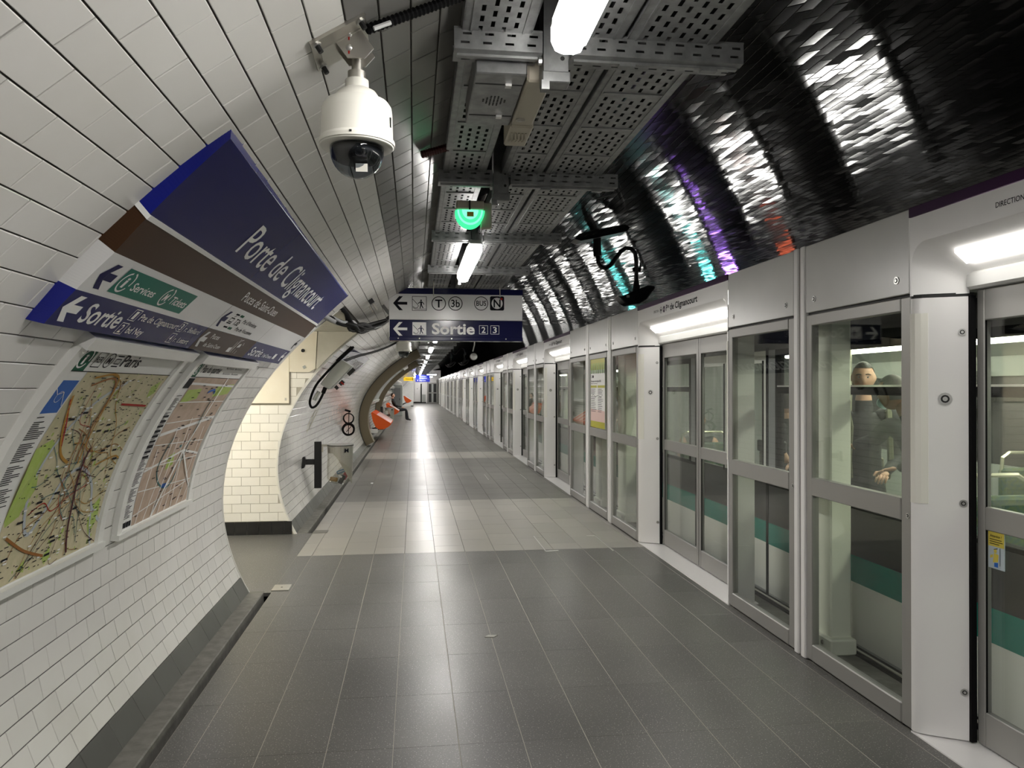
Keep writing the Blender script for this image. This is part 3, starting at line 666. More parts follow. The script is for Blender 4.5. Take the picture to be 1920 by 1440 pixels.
def make_leaf(y0):
    w = 1.012; t = thing('sliding_door', '', 'door', (2.58, y0, 0), 'glazed sliding doors of the platform screen'); y1 = y0 + w; x0, x1 = 2.575, 2.612
    mbx('alu').rbox(x0, x1, y0, y0 + .045, .015, 2.10, .004).build('stile', t); mbx('alu').rbox(x0, x1, y1 - .045, y1, .015, 2.10, .004).build('stile', t)
    mbx('alu').rbox(x0 + .002, x1, y0 + .045, y1 - .045, 1.955, 2.10, .004).build('top_rail', t)
    mbx('alu').rbox(x0 + .002, x1, y0 + .045, y1 - .045, 1.0, 1.105, .004).build('middle_rail', t)
    mbx('alu').rbox(x0 + .002, x1, y0 + .045, y1 - .045, .015, .17, .004).build('bottom_rail', t)
    mbx('glass').box(x0 + .015, x0 + .023, y0 + .04, y1 - .04, 1.10, 1.96).build('upper_pane', t)
    mbx('glass').box(x0 + .015, x0 + .023, y0 + .04, y1 - .04, .165, 1.005).build('lower_pane', t)
    for a in (y0 - .006, y1 - .001): mbx('rubber').box(x0 + .006, x1 - .004, a, a + .007, .02, 2.09).build('edge_seal', t)
    for a in (y0 + .037, y1 - .047): mbx('rubber').box(x0 + .006, x0 + .014, a, a + .01, .17, 1.955).build('gasket', t)
    return t

def make_panel(y0, y1):
    t = thing('platform_screen', '', 'glass panel', (XD, y0, 0), 'fixed glass panels of the platform screen'); x0, x1 = XD, XD + .05
    s0, s1 = .075, .065
    mbx('alu').rbox(x0 + .004, x1, y0, y0 + s0, .01, 2.085, .004).build('stile', t); mbx('alu').rbox(x0 + .004, x1, y1 - s1, y1, .01, 2.085, .004).build('stile', t)
    mbx('alu').rbox(x0, x1, y0 + s0, y1 - s1, 2.02, 2.085, .004).build('top_rail', t)
    mbx('alu').rbox(x0, x1, y0 + s0, y1 - s1, 1.0, 1.108, .004).build('middle_rail', t)
    mbx('alu').rbox(x0, x1, y0 + s0, y1 - s1, .01, .11, .006).build('bottom_rail', t)
    mbx('black').box(x0 + .012, x1, y0 + s0, y1 - s1, .0, .012).build('shadow_gap', t)
    mbx('glass').box(x0 + .018, x0 + .026, y0 + s0 - .01, y1 - s1 + .01, 1.10, 2.03).build('upper_pane', t)
    mbx('glass').box(x0 + .018, x0 + .026, y0 + s0 - .01, y1 - s1 + .01, .10, 1.01).build('lower_pane', t)
    mbx('black').box(x0 + .02, x0 + .05, y0, y1, 2.08, 2.105).build('joint_gap', t)
    h = mbx('header').rbox(x0, x0 + .06, y0 + .003, y1 - .003, 2.100, 2.505, .004).build('header_panel', t)
    mbx('header').box(x0 + .06, 2.75, y0, y1, 2.40, 2.50).build('header_back', t); mbx('header').box(2.60, 2.75, y0, y1, 2.09, 2.40).build('header_back', t)
    for yy in (y0 + .10, y1 - .10):
        mb = MB(); bolt(mb, (x0, yy, 2.175), (-1, 0, 0), .019); mb.build('bolt', h)
    mb = MB(); bolt(mb, (x0 + .004, y0 + .022, 1.03), (-1, 0, 0), .013); mb.build('lock', t)
    return t

def make_mullion(y):
    t = thing('screen_mullion', '', 'post', (XD, y, 0), 'narrow white mullions between screen panels')
    for a in (-.07, .012): mbx('white').rbox(XD - .008, XD + .05, y + a, y + a + .052, 0, 2.51, .006).build('rib', t)
    mbx('alu').box(XD + .006, XD + .05, y - .02, y + .014, 0, 2.51).build('groove', t)
    mbx('column').rbox(2.56, 2.70, y + .0, y + .36, .06, 2.1, .01).build('support_column', t)
    f = mbx('column').rbox(2.53, 2.70, y - .06, y + .36, 0, .10, .01).build('foot', t); mbx('steel').lathe((2.53, y + .04, .06), [(.014, 0), (.014, -.008)], 8, 'x').build('foot_bolt', f)
    mbx('rubber').box(2.585, 2.60, y + .36, y + .40, .1, 1.62).build('cable_duct', t); mbx('rubber').box(2.585, 2.60, y + .36, y + .44, 1.58, 1.64).build('cable_duct', t)
    return t

P0 = L0 = F0 = MU0 = None; panels = []; ip = il = im = 0
for i, y in enumerate(PORT):
    if y > 74: break
    if P0 is None: P0 = make_portal(y); p = P0
    else: p = dup(P0, (XD, y, 0))
    p['label'] = 'white doorway portal with light strip, out of view before the first visible one' if i == 0 else f'white splayed doorway portal with light strip, {ORD[i-1]} along the platform'
    if y < 24 and i > 0:
        for j in (0, 1):
            yy = y + .16 + j * 1.028
            lab = f"{'near' if j == 0 else 'far'} glazed sliding leaf in the {ORD[i-1]} lit doorway"
            if L0 is None: L0 = make_leaf(yy); L0['label'] = lab
            else: dup(L0, (2.58, yy, 0), lab)
    if i + 1 < len(PORT):
        a, b = y + PWID, PORT[i + 1]; g = b - a; n = 2 if g < 3 else 3
        if i == 0: cuts = [a, a + 1.07, b]
        elif i == 1: cuts = [a, 4.485, b]
        else: cuts = [a + g * k / n for k in range(n + 1)]
        for k in range(n):
            p0 = cuts[k] + (.076 if k else 0.002); p1 = cuts[k + 1] - (.076 if k < n - 1 else 0.002)
            pos = ('near', 'far')[k] if n == 2 else ('near', 'middle', 'far')[k]
            lab = f'{pos} fixed glass panel past the {ORD[max(i-1,0)]} lit doorway'
            if i == 0: lab = f'{pos} fixed glass panel before the first lit doorway'
            key = round(p1 - p0, 2)
            src = next((q for q in panels if q[0] == key), None)
            if src is None: q = make_panel(p0, p1); panels.append((key, q))
            else: q = dup(src[1], (XD, p0, 0))
            q['label'] = lab
        for k in range(1, n):
            lab = f"white double mullion, {ORD[k-1]} in the glass bay past the {ORD[max(i-1,0)]} lit doorway" if i else 'white double mullion before the first lit doorway'
            if MU0 is None: MU0 = make_mullion(cuts[k]); MU0['label'] = lab
            else: dup(MU0, (XD, cuts[k], 0), lab)
# works notice and warning sticker stuck to the glass
cb = PORT[2] + PWID; cg = (PORT[3] - cb) / 3; n0, n1 = cb + cg + .16, cb + 2 * cg - .12
t = thing('works_notice', 'tall yellow and white works notice on the glass between second and third lit doorways', 'poster', (XD, n0, 1.1))
mbx('map_white').box(XD + .012, XD + .017, n0 + .12, n1 - .03, 1.12, 2.02).build('sheet', t); nw = n1 - n0 - .15; nb = n1 - .03
fn = lambda u, v: Vector((XD + .011, nb - u * nw, 1.12 + v * .90)); mb = MB().use('post_yellow')
shape(mb, fn, [(0, .84), (1, .84), (1, 1), (0, 1)]); shape(mb, fn, [(0, 0), (1, 0), (1, .09), (0, .09)]); shape(mb, fn, [(0, .58), (.45, .58), (.45, .615), (0, .615)]); shape(mb, fn, [(.5, .58), (1, .58), (1, .615), (.5, .615)])
mb.use('post_green')
for k in range(8): u = .02 + k * .125; shape(mb, lambda a, b: fn(a, b) + Vector((-.0004, 0, 0)), [(u, .79), (u + .05, .79), (u + .085, .94), (u + .035, .94)])
mb.use('ink')
for k in range(8): u = .075 + k * .125; shape(mb, lambda a, b: fn(a, b) + Vector((-.0006, 0, 0)), [(u, .785), (u + .03, .785), (u + .05, .90), (u + .04, .92)])
mb.use('post_pink'); shape(mb, fn, [(0, .09), (1, .09), (1, .25), (0, .27)])
mb.use('ink'); fn3 = lambda u, v: fn(u, v) + Vector((-.0006, 0, 0)); ring(mb, fn3, .08, .745, .016, .021, 16, sx=2.2); disc(mb, fn3, .18, .745, .022, 14, sx=2.2)
put_text(mb, 'Fermeture de la ligne 2022', fn3, .03, .665, .026, .75); put_text(mb, 'des travaux', fn3, .03, .635, .014, .5)
for r in range(13):
    for c in range(2):
        v = .555 - .022 * r if r < 4 else .44 - .026 * (r - 4); 
        if v > .1: shape(mb, fn3, [(.03 + c * .5, v), (.03 + c * .5 + R.uniform(.2, .42), v), (.03 + c * .5 + R.uniform(.2, .42), v + .007), (.03 + c * .5, v + .007)])
stroke(mb, fn3, [(.1, .46), (.2, .48), (.35, .45), (.55, .47), (.75, .45), (.85, .48)], .006)
mb.build('lettering', t)
t = thing('warning_sticker', 'small yellow and pale warning sticker reading Attention on the nearest sliding door', 'sticker', (2.58, 3.15, .9))
ys_, ye_ = 3.10, 3.195
mbx('sticker_b').box(2.586, 2.5895, ys_, ye_, .835, 1.0).build('film', t); fn = lambda u, v: Vector((2.5855, ye_ - u * (ye_ - ys_), .835 + v * .165)); mb = MB().use('sticker_y')
shape(mb, fn, [(0, .60), (1, .60), (1, 1), (0, 1)]); fn3 = lambda u, v: fn(u, v) + Vector((-.0005, 0, 0))
mb.use('ink'); put_text(mb, 'Attention !', fn3, .12, .85, .07, .85, .02)
for k, w in enumerate((.75, .82, .6)): shape(mb, fn3, [(.1, .78 - k * .06), (.1 + w, .78 - k * .06), (.1 + w, .80 - k * .06), (.1, .80 - k * .06)])
mb.use('sticker_y'); shape(mb, fn3, [(.30, .16), (.62, .20), (.66, .40), (.36, .42)]); disc(mb, fn3, .45, .48, .06, 12, 1.6); shape(mb, fn3, [(.12, .34), (.3, .38), (.3, .30), (.12, .26)])
mb.use('map_blue'); shape(mb, fn3, [(.38, .05), (.62, .05), (.62, .18), (.38, .16)]); mb.use('ink'); stroke(mb, fn3, [(.36, .52), (.6, .56)], .02); stroke(mb, fn3, [(.74, .58), (.74, .1)], .03)
mb.build('lettering', t)

# ================================================================== TRAIN
XT = 2.86; CARLEN = 14.96
def make_car(y0):
    """car from y0; doors centred 3 m, 7.5 m, 12 m in"""
    y1 = y0 + CARLEN - .25; t = thing('metro_car', '', 'train', (XT, y0, 0), 'metro cars standing behind the platform screen')
    doors = [y0 + 2.99, y0 + 7.49, y0 + 11.99]; dw = .80
    spans = []; a = y0
    for d in doors: spans.append((a, d - dw)); a = d + dw
    spans.append((a, y1))
    for a, b in spans:
        mbx('train_white').box(XT, XT + .06, a, b, -.22, .374).build('lower_panel', t)
        mbx('teal').box(XT - .001, XT + .06, a, b, .374, .548).build('teal_stripe', t)
        mbx('train_dark').box(XT, XT + .06, a, b, .548, .86).build('dark_band', t)
        mbx('rubber').rbox(XT - .012, XT + .06, a, b, .855, .88, .004).build('waist_rail', t)
        mbx('train_grey').box(XT, XT + .06, a, a + .16, .88, 1.95).build('pillar', t); mbx('train_grey').box(XT, XT + .06, b - .16, b, .88, 1.95).build('pillar', t)
        if b - a > 1.2:
            f = mbx('rubber').box(XT - .006, XT + .05, a + .15, a + .19, .88, 1.95).box(XT - .006, XT + .05, b - .19, b - .15, .88, 1.95).box(XT - .006, XT + .05, a + .16, b - .16, 1.60, 1.655).box(XT - .006, XT + .05, a + .16, b - .16, 1.90, 1.95).build('window_frame', t)
            mbx('chrome').box(XT - .010, XT, a + .19, b - .19, 1.652, 1.664).build('sash_rail', f)
            mbx('glass_train').box(XT + .01, XT + .018, a + .16, b - .16, .88, 1.93).build('window_pane', t)
    mbx('train_dark').box(XT, XT + .06, y0, y1, 1.95, 2.28).build('cant_rail', t)
    mb = MB().use('train_grey'); pr_ = [(XT, 2.28), (XT + .12, 2.40), (XT + .4, 2.47), (XT + 1.2, 2.5), (XT + 2.0, 2.47), (XT + 2.28, 2.40), (XT + 2.4, 2.28)]
    mb.grid(lambda y, k: Vector((pr_[k][0], y, pr_[k][1])), [y0, y1], list(range(len(pr_)))); mb.build('roof', t, smooth=True)
    for d in doors:
        for sg in (-1, 1):
            e0, e1 = sorted((d + sg * .008, d + sg * dw)); x0, x1 = XT + .012, XT + .045
            lf = mbx('train_white').box(x0, x1, e0, e0 + .10, -.03, 1.95).box(x0, x1, e1 - .10, e1, -.03, 1.95).box(x0, x1, e0, e1, -.03, .374).box(x0, x1, e0, e1, 1.85, 1.95).build('door_leaf', t)
            mbx('teal').box(x0 - .001, x1, e0 + .001, e1 - .001, .374, .548).build('teal_stripe', lf); mbx('train_dark').box(x0 - .002, x1, e0 + .03, e1 - .03, .548, .90).build('dark_band', lf)
            mbx('rubber').box(x0 - .004, x1, e0 + .09, e0 + .115, .88, 1.87).box(x0 - .004, x1, e1 - .115, e1 - .09, .88, 1.87).build('window_seal', lf)
            mbx('glass_train').box(x0 + .008, x0 + .015, e0 + .1, e1 - .1, .89, 1.86).build('window_pane', lf)
            mbx('rubber').box(XT - .004, XT + .05, d + sg * dw - .02, d + sg * dw + .02, -.05, 1.97).build('door_seal', t)
    mbx('train_grey').box(XT, XT + 2.4, y0, y1, -.08, -.02).build('car_floor', t)
    # far side: lining with windows
    X2 = XT + 2.36
    mbx('train_inner').box(X2, X2 + .05, y0, y1, -.02, .95).box(X2, X2 + .05, y0, y1, 1.75, 2.3).build('far_lining', t)
    for a, b in spans: mbx('train_inner').box(X2 - .01, X2 + .05, a, a + .2, .95, 1.75).box(X2 - .01, X2 + .05, b - .2, b, .95, 1.75).build('far_pillar', t)
    mbx('train_dark').box(X2 + .03, X2 + .05, y0, y1, .95, 1.75).build('far_window', t)
    mbx('train_inner').box(XT + .06, X2, y0, y1, 2.16, 2.2).build('car_ceiling', t)
    for x, z in ((XT + .75, 2.12), (XT + 1.75, 2.04)):
        l = mbx('train_white').rbox(x - .14, x + .30, y0 + .4, y1 - .4, z, 2.165, .02).build('light_housing', t); mbx('car_lamp').rbox(x - .08, x + .08, y0 + .5, y1 - .5, z - .035, z, .01).build('light_diffuser', l)
    mbx('train_inner').prism([(X2 - .01, 0, 1.93), (X2 - .30, 0, 2.10), (X2 - .30, 0, 2.16), (X2, 0, 2.16)], (0, y0, 0), (0, y1, 0)).build('cove_panel', t)
    mbx('train_white').box(XT + .07, XT + .30, y0, y1, 1.97, 2.16).build('cove_panel', t)
    # seats in facing pairs and handrails
    for d in (y0 + 4.55, y0 + 5.95, y0 + 9.05, y0 + 10.45, y0 + .8, y0 + 1.6, y0 + 13.4):
        for x in (XT + .42, XT + 1.95):
            s = mbx('seat_blue').rbox(x - .28, x + .28, d - .22, d + .22, .36, .46, .02).rbox(x - .28, x + .28, d + .20, d + .28, .40, 1.02, .02).build('seat', t)
            mbx('train_grey').box(x - .2, x + .2, d - .12, d + .18, -.02, .36).build('pedestal', s)
            mb = mbx('handrail'); mb.tube([(x - .27, d + .24, .98), (x - .26, d + .24, 1.10), (x - .20, d + .24, 1.14), (x + .20, d + .24, 1.14), (x + .26, d + .24, 1.10), (x + .27, d + .24, .98)], .014, 6); mb.build('grab_rail', s)
    for d in doors:
        for dy in (-.95, .95):
            mb = mbx('handrail'); mb.tube([(XT + .55, d + dy, .4), (XT + .52, d + dy, 1.2), (XT + .50, d + dy * 1.0, 1.6), (XT + .38, d + dy, 2.0)], .017, 6); mb.build('pole', t)
        mb = mbx('handrail'); mb.tube([(XT + 1.2, d, 0), (XT + 1.2, d, 2.16)], .018, 6); mb.build('pole', t)
        mbx('beige').box(XT + .60, XT + .62, d + .98, d + 1.2, 1.45, 1.75).build('notice_plate', t)
        mbx('train_dark').box(X2 - .06, X2 - .02, d - .35, d + .35, 1.45, 1.8).build('screen', t)
    mbx('rubber').box(XT + .1, XT + 2.3, y0 + .4, y1 - .4, -.9, -.25).build('underframe', t)
    mbx('train_grey').box(XT + .06, X2, y0, y0 + .04, -.02, 2.16).build('end_wall', t)
    return t
car = make_car(-5.22); car['label'] = 'metro car with teal stripe and charcoal band behind the first two doorways, passengers inside'
for k in range(1, 5): dup(car, (XT, -5.22 + 14.96 * k, 0), f'metro car with teal stripe behind the screen, {ORD[k]} along the platform')

# ================================================================== STATION NAME SIGN
OFF = 0.052
def OF(s): return float(np.interp(s, [2.0, 2.3, 2.44, 2.757], [.052, .055, .042, .012]))
def sgn(o): return lambda y, s: V(s, y, OF(s) + o)
sg = thing('station_sign', 'long enamel station sign with blue, brown and white bands curved along the tiled wall', 'sign', tuple(V(2.37, 4.1)))
YL, YR = 2.0, 6.02
def yl(s): return 2.292 - .060 * (s - 2.018) / .739
def yo(s): return 2.296 - .120 * (s - 2.018) / .739
B0, B1, B2, B3, B4 = 2.018, 2.152, 2.303, 2.440, 2.757
mb = MB()
for a, b, m, n in ((B0, B1, 'navy', 6), (B1, B2, 'sign_white', 6), (B2, B3, 'brown', 6), (B3, B4, 'blue', 10)):
    mb = MB().use({'navy': 'blue'}.get(m, m)); n *= 3; mb.grid(lambda q, s: V(s, yl(s) + (YR - yl(s)) * q, OF(s)), [0, 1], [a + (b - a) * i / n for i in range(n + 1)])
    mb.use({'navy': 'blue_lit_edge', 'blue': 'blue_lit_edge'}.get(m, m)); ext = lambda s: s + (s - 2.37) * .07
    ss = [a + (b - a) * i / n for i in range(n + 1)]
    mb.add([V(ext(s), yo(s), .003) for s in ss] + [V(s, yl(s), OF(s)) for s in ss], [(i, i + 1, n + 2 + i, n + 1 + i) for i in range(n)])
    mb.use({'navy': 'blue'}.get(m, m)); mb.add([V(s, YR, OF(s)) for s in ss] + [V(ext(s), YR + .012, .002) for s in ss], [(i, i + 1, n + 2 + i, n + 1 + i) for i in range(n)])
    mb.build({'navy': 'exit_band', 'sign_white': 'services_band', 'brown': 'subtitle_band', 'blue': 'name_band'}[m], sg)
mb = MB().use('blue_lit_edge'); mb.add([V(B4, yl(B4), OF(B4)), V(B4, YR, OF(B4)), V(B4 + .012, YR, .001), V(B4 + .027, yo(B4), .002)], [(0, 1, 2, 3)])
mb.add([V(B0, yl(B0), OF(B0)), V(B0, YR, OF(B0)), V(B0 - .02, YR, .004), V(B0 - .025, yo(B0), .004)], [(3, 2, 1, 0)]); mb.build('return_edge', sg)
mb = MB().use('paint_white'); vshell(mb, yl(B3), YR, B3 - .008, B3 + .008, OF(B3) - .002, OF(B3) + .004, 1); mb.add([V(B3 - .003, yo(B3), .006), V(B3 + .013, yo(B3), .006), V(B3 + .008, yl(B3), OF(B3) + .004), V(B3 - .008, yl(B3), OF(B3) + .004)], [(0, 1, 2, 3)]); mb.build('white_rule', sg)
f1 = sgn(.0009); f2_ = sgn(.0016); f3 = sgn(.0024)
def part_text(name, items, parent, col='paint_white', fn=f1):
    mb = MB().use(col)
    for it in items: put_text(mb, it[0], fn, it[1], it[2], it[3], it[4] if len(it) > 4 else None, it[5] if len(it) > 5 else .014)
    return mb.build(name, parent)
part_text('lettering', [('Porte de Clignancourt', 3.085, 2.512, .148, 5.34, .006)], sg)
part_text('lettering', [('Puces de Saint-Ouen', 3.72, 2.343, .054, 4.57, .004)], sg)
mb = MB().use('ink_blue'); arrow_left(mb, f1, 2.315, 2.222, .105, .10, .030); mb.build('arrow', sg); mb = MB().use('ink_blue'); arrow_left(mb, f1, 3.70, 2.222, .10, .10, .028); mb.build('arrow', sg)
gp = MB().use('green'); shape(gp, f1, [(2.45, 2.175), (3.167, 2.175), (3.167, 2.277), (2.45, 2.277)]); g = gp.build('green_plate', sg)
mb = MB().use('paint_white')
for u in (2.505, 2.897): ring(mb, f2_, u, 2.225, .035, .042, 24, 100, 330); ring(mb, f2_, u + .004, 2.229, .035, .042, 24, -20, 75)
put_text(mb, 'i', f2_, 2.495, 2.205, .042, 2.515, .03); put_text(mb, 'M', f2_, 2.880, 2.207, .034, 2.914, .02)
put_text(mb, 'Services', f2_, 2.575, 2.204, .034, 2.785); put_text(mb, 'Tickets', f2_, 2.962, 2.204, .036, 3.145); mb.build('lettering', g)
mb = MB().use('paint_white'); arrow_left(mb, f1, 2.302, 2.086, .11, .10, .030); mb.build('arrow', sg); mb = MB().use('paint_white'); put_text(mb, 'Sortie', f1, 2.45, 2.047, .076, 2.745, .016)
for u0, v0 in ((2.775, 2.092), (2.767, 2.028), (3.31, 2.093), (3.308, 2.030)): rect_outline(mb, f1, u0, u0 + .062, v0, v0 + .052, .003)
for n_, u0, v0 in (('1', 2.795, 2.100), ('2', 2.785, 2.036), ('3', 3.328, 2.101), ('4', 3.326, 2.038)): put_text(mb, n_, f1, u0, v0, .035, u0 + .024, .012)
put_text(mb, 'Pte de Clignancourt', f1, 2.862, 2.101, .031, 3.30, .006); put_text(mb, 'bd Ney', f1, 2.853, 2.038, .031, 3.01, .006)
put_text(mb, 'r. Belliard', f1, 3.405, 2.101, .028, 3.62, .006); put_text(mb, 'r. Letort', f1, 3.39, 2.039, .028, 3.59, .006); mb.build('lettering', sg)
mb = MB().use('brown'); mb.grid(sgn(.0007), [3.672, 4.768], [B0 + .002 + (B1 - B0 - .003) * i / 18 for i in range(19)]); bp_ = mb.build('brown_plate', sg)
mb = MB().use('paint_white'); arrow_left(mb, f2_, 3.69, 2.085, .105, .095, .028); put_text(mb, 'Puces', f2_, 3.84, 2.099, .030, 3.98, .006); put_text(mb, 'de Saint-Ouen', f2_, 3.835, 2.046, .026, 4.135, .006)
for pts in ([(4.30, 2.04), (4.36, 2.04), (4.36, 2.075), (4.30, 2.07)], [(4.36, 2.04), (4.366, 2.04), (4.366, 2.12), (4.36, 2.12)], [(4.40, 2.04), (4.406, 2.04), (4.40, 2.14), (4.394, 2.14)], [(4.44, 2.08), (4.50, 2.085), (4.49, 2.11), (4.45, 2.105)], [(4.45, 2.04), (4.455, 2.04), (4.455, 2.07), (4.45, 2.07)], [(4.51, 2.035), (4.515, 2.035), (4.515, 2.06), (4.51, 2.06)]):
    shape(mb, f2_, pts)
stroke(mb, f2_, [(4.37, 2.04), (4.42, 2.13), (4.46, 2.138)], .005); stroke(mb, f2_, [(4.52, 2.12), (4.54, 2.10)], .006); mb.build('pictogram', bp_)
part_text('lettering', [('Sortie', 4.83, 2.046, .068, 5.19, .012), ('5 bd Ornano', 5.24, 2.050, .030, 5.56, .006)], sg)
mb = MB().use('paint_white'); arrow_left(mb, f1, 5.86, 2.09, .10, .09, .025); mb.build('arrow', sg); mb = MB().use('paint_white'); shape(mb, f1, [(5.60, 2.052), (5.68, 2.052), (5.68, 2.10), (5.60, 2.10)]); mb.build('bus_badge', sg)
mb = MB().use('ink'); arrow_left(mb, f1, 5.88, 2.225, .10, .10, .025); mb.build('arrow', sg); mb = MB().use('ink')
for y in (3.67, 4.757): shape(mb, f1, [(y, B1), (y + .004, B1), (y + .004, B2), (y, B2)])
for v in (2.264, 2.178): shape(mb, f1, [(3.86, v), (3.93, v), (3.93, v + .010), (3.86, v + .010)])
shape(mb, f1, [(3.84, 2.205), (3.92, 2.205), (3.92, 2.212), (3.84, 2.212)]); rect_outline(mb, f1, 3.845, 3.915, 2.215, 2.245, .006); stroke(mb, f1, [(3.87, 2.25), (3.90, 2.262)], .004)
put_text(mb, 'T3b', f1, 3.955, 2.207, .040, 4.06, .01); put_text(mb, "Pte d'Asnières", f1, 4.09, 2.232, .026, 4.42, .006); put_text(mb, 'Pte de Vincennes', f1, 4.09, 2.178, .026, 4.47, .006)
mb.build('lettering', sg)
mb = MB().use('green_dark'); shape(mb, f1, [(3.95, 2.261), (4.02, 2.261), (4.02, 2.276), (3.95, 2.276)]); shape(mb, f1, [(3.95, 2.175), (4.02, 2.175), (4.02, 2.190), (3.95, 2.190)]); mb.build('line_badge', sg)

# ================================================================== MAP CASES
def map_case(y0, y1, s0, s1, label, title, kind):
    t = thing('map_case', label, 'map', tuple(V((s0 + s1) / 2, (y0 + y1) / 2)))
    mb = MB().use('frame_white'); fw = .062
    vshell(mb, y0, y0 + fw, s0, s1, 0, .032, 14); mb.build('frame_side', t); mb = MB().use('frame_white'); vshell(mb, y1 - fw, y1, s0, s1, 0, .032, 14); mb.build('frame_side', t)
    mb = MB().use('frame_white'); vshell(mb, y0 - .004, y1 + .004, s1 - .05, s1 + .003, 0, .050, 3); mb.build('frame_top', t); mb = MB().use('frame_white'); vshell(mb, y0 - .004, y1 + .004, s0 - .003, s0 + .026, 0, .045, 2); mb.build('frame_sill', t)
    a, b, c, d = y0 + fw, y1 - fw, s0 + .026, s1 - .05; hd = d - .105; cl = a + (.16 if kind else .17)
    mb = MB().use('map_white'); vpatch(mb, a, b, c, d, .020, 16); sh = mb.build('sheet', t)
    g1, g2, g3, g4 = surf(.0215), surf(.0228), surf(.0240), surf(.0252)
    mb = MB().use('map_base' if not kind else 'map_tan'); vpatch(mb, cl, b - .012, c + .008, hd, .0212, 16); mb.build('map_print', t)
    mb = MB().use('green_dark'); vpatch(mb, a, a + .125, hd, d, .0212, 3); mb.build('logo_plate', t)
    mb = MB().use('paint_white'); u, v = a + .062, (hd + d) / 2; ring(mb, g2, u, v, .034, .041, 24, 100, 330); ring(mb, g2, u + .005, v + .004, .034, .041, 24, -20, 75); put_text(mb, 'i', g2, u - .008, v - .022, .042, u + .010, .03); mb.build('logo', t)
    mb = MB().use('ink'); v0 = hd + .03
    if not kind:
        rect_outline(mb, g1, a + .15, a + .225, v0 - .012, v0 + .058, .004); put_text(mb, 'RER', g1, a + .160, v0 + .010, .026, a + .216, .006); ring(mb, g1, a + .278, v0 + .023, .030, .035); put_text(mb, 'M', g1, a + .262, v0 + .006, .032, a + .294, .006)
        for k in (0, .048): shape(mb, g1, [(a + .33, v0 - .005 + k), (a + .39, v0 - .005 + k), (a + .39, v0 + .001 + k), (a + .33, v0 + .001 + k)])
        rect_outline(mb, g1, a + .335, a + .385, v0 + .008, v0 + .034, .004)
    put_text(mb, title, g1, a + (.41 if not kind else .16), v0, .056 if not kind else .048, a + (.60 if not kind else .56), .012)
    if kind:
        for k in range(2):
            for j in range(2): put_text(mb, ('Map of the area', 'Plano del barrio')[k], g1, a + .64 + j * .22, v0 + .036 - k * .04, .014, a + .82 + j * .22, .003)
    stroke(mb, g1, [(a, hd - .002), (b, hd - .002)], .004); stroke(mb, g1, [(a, d - .004), (b, d - .004)], .003)
    mb.build('lettering', t)
    # map content in (p,q): 0..1 across, 0..1 up
    W, H = b - .012 - cl, hd - c - .008; mp = lambda f: (lambda p, q: f(cl + p * W, c + .008 + q * H)); m1, m2, m3, m4 = mp(g1), mp(g2), mp(g3), mp(g4)
    def smooth_line(pts, n=6):
        P = [Vector(p) for p in pts]; out = []
        for i in range(len(P) - 1):
            p0, p1, p2, p3 = P[max(i - 1, 0)], P[i], P[i + 1], P[min(i + 2, len(P) - 1)]
            for k in range(n): u = k / n; out.append(.5 * ((2 * p1) + (p2 - p0) * u + (2 * p0 - 5 * p1 + 4 * p2 - p3) * u * u + (3 * p1 - p0 - 3 * p2 + p3) * u ** 3))
        return out + [P[-1]]
    if not kind:
        mb = MB().use('map_green')
        for pts in ([(.0, .62), (.10, .66), (.15, .63), (.12, .52), (.17, .42), (.10, .30), (.02, .27), (.0, .3)], [(.87, .22), (.95, .26), (.98, .14), (.9, .06), (.86, .12)], [(.86, .92), (.95, .96), (.97, .88), (.90, .85)], [(.42, .05), (.48, .09), (.5, .04), (.45, .01)], [(.2, .04), (.26, .08), (.27, .02)]): shape(mb, m1, pts)
        for k in range(70):
            p, q, r = R.random(), R.random(), R.uniform(.006, .018); shape(mb, m1, [(p + r * math.cos(a_) * R.uniform(.6, 1), max(0, min(1, q + r * math.sin(a_)))) for a_ in (0, 1.3, 2.5, 3.8, 5)] if .03 < p < .97 else [(0.5, .5), (.51, .5), (.51, .51)])
        mb.build('parks', t, kind='stuff')
        mb = MB().use('map_river'); stroke(mb, m2, smooth_line([(1, .12), (.86, .22), (.78, .34), (.66, .43), (.52, .47), (.40, .42), (.34, .30), (.22, .20), (.12, .42), (.16, .66), (.30, .84), (.5, .95)]), .020); stroke(mb, m2, smooth_line([(.86, .22), (.9, .1), (.94, 0)]), .016); mb.build('river', t)
        ctr = (.52, .47)
        for j, (ml, n_) in enumerate((('l_brown', 5), ('l_ochre', 6), ('l_teal', 7), ('l_plum', 5), ('l_red', 3))):
            mb = MB().use(ml)
            for k in range(n_):
                a1 = R.uniform(0, 2 * math.pi); a2 = a1 + math.pi + R.uniform(-.9, .9); r1, r2 = R.uniform(.25, .55), R.uniform(.25, .55); o_ = (ctr[0] + R.gauss(0, .09), ctr[1] + R.gauss(0, .10))
                E_ = lambda a_, r_: (min(.99, max(.01, o_[0] + r_ * math.cos(a_))), min(.99, max(.01, o_[1] + r_ * math.sin(a_))))
                pts = [E_(a1, r1), E_(a1 + R.uniform(-.3, .3), r1 * .6), E_(a1 + R.uniform(-.5, .5), r1 * .25), E_(a2 + R.uniform(-.5, .5), r2 * .3), E_(a2 + R.uniform(-.3, .3), r2 * .65), E_(a2, r2)]
                stroke(mb, m3, smooth_line(pts), R.uniform(.0028, .0052))
            if ml == 'l_plum': stroke(mb, m4, smooth_line([(.54, .58), (.55, .45), (.60, .3), (.63, .14), (.66, .02)]), .015)
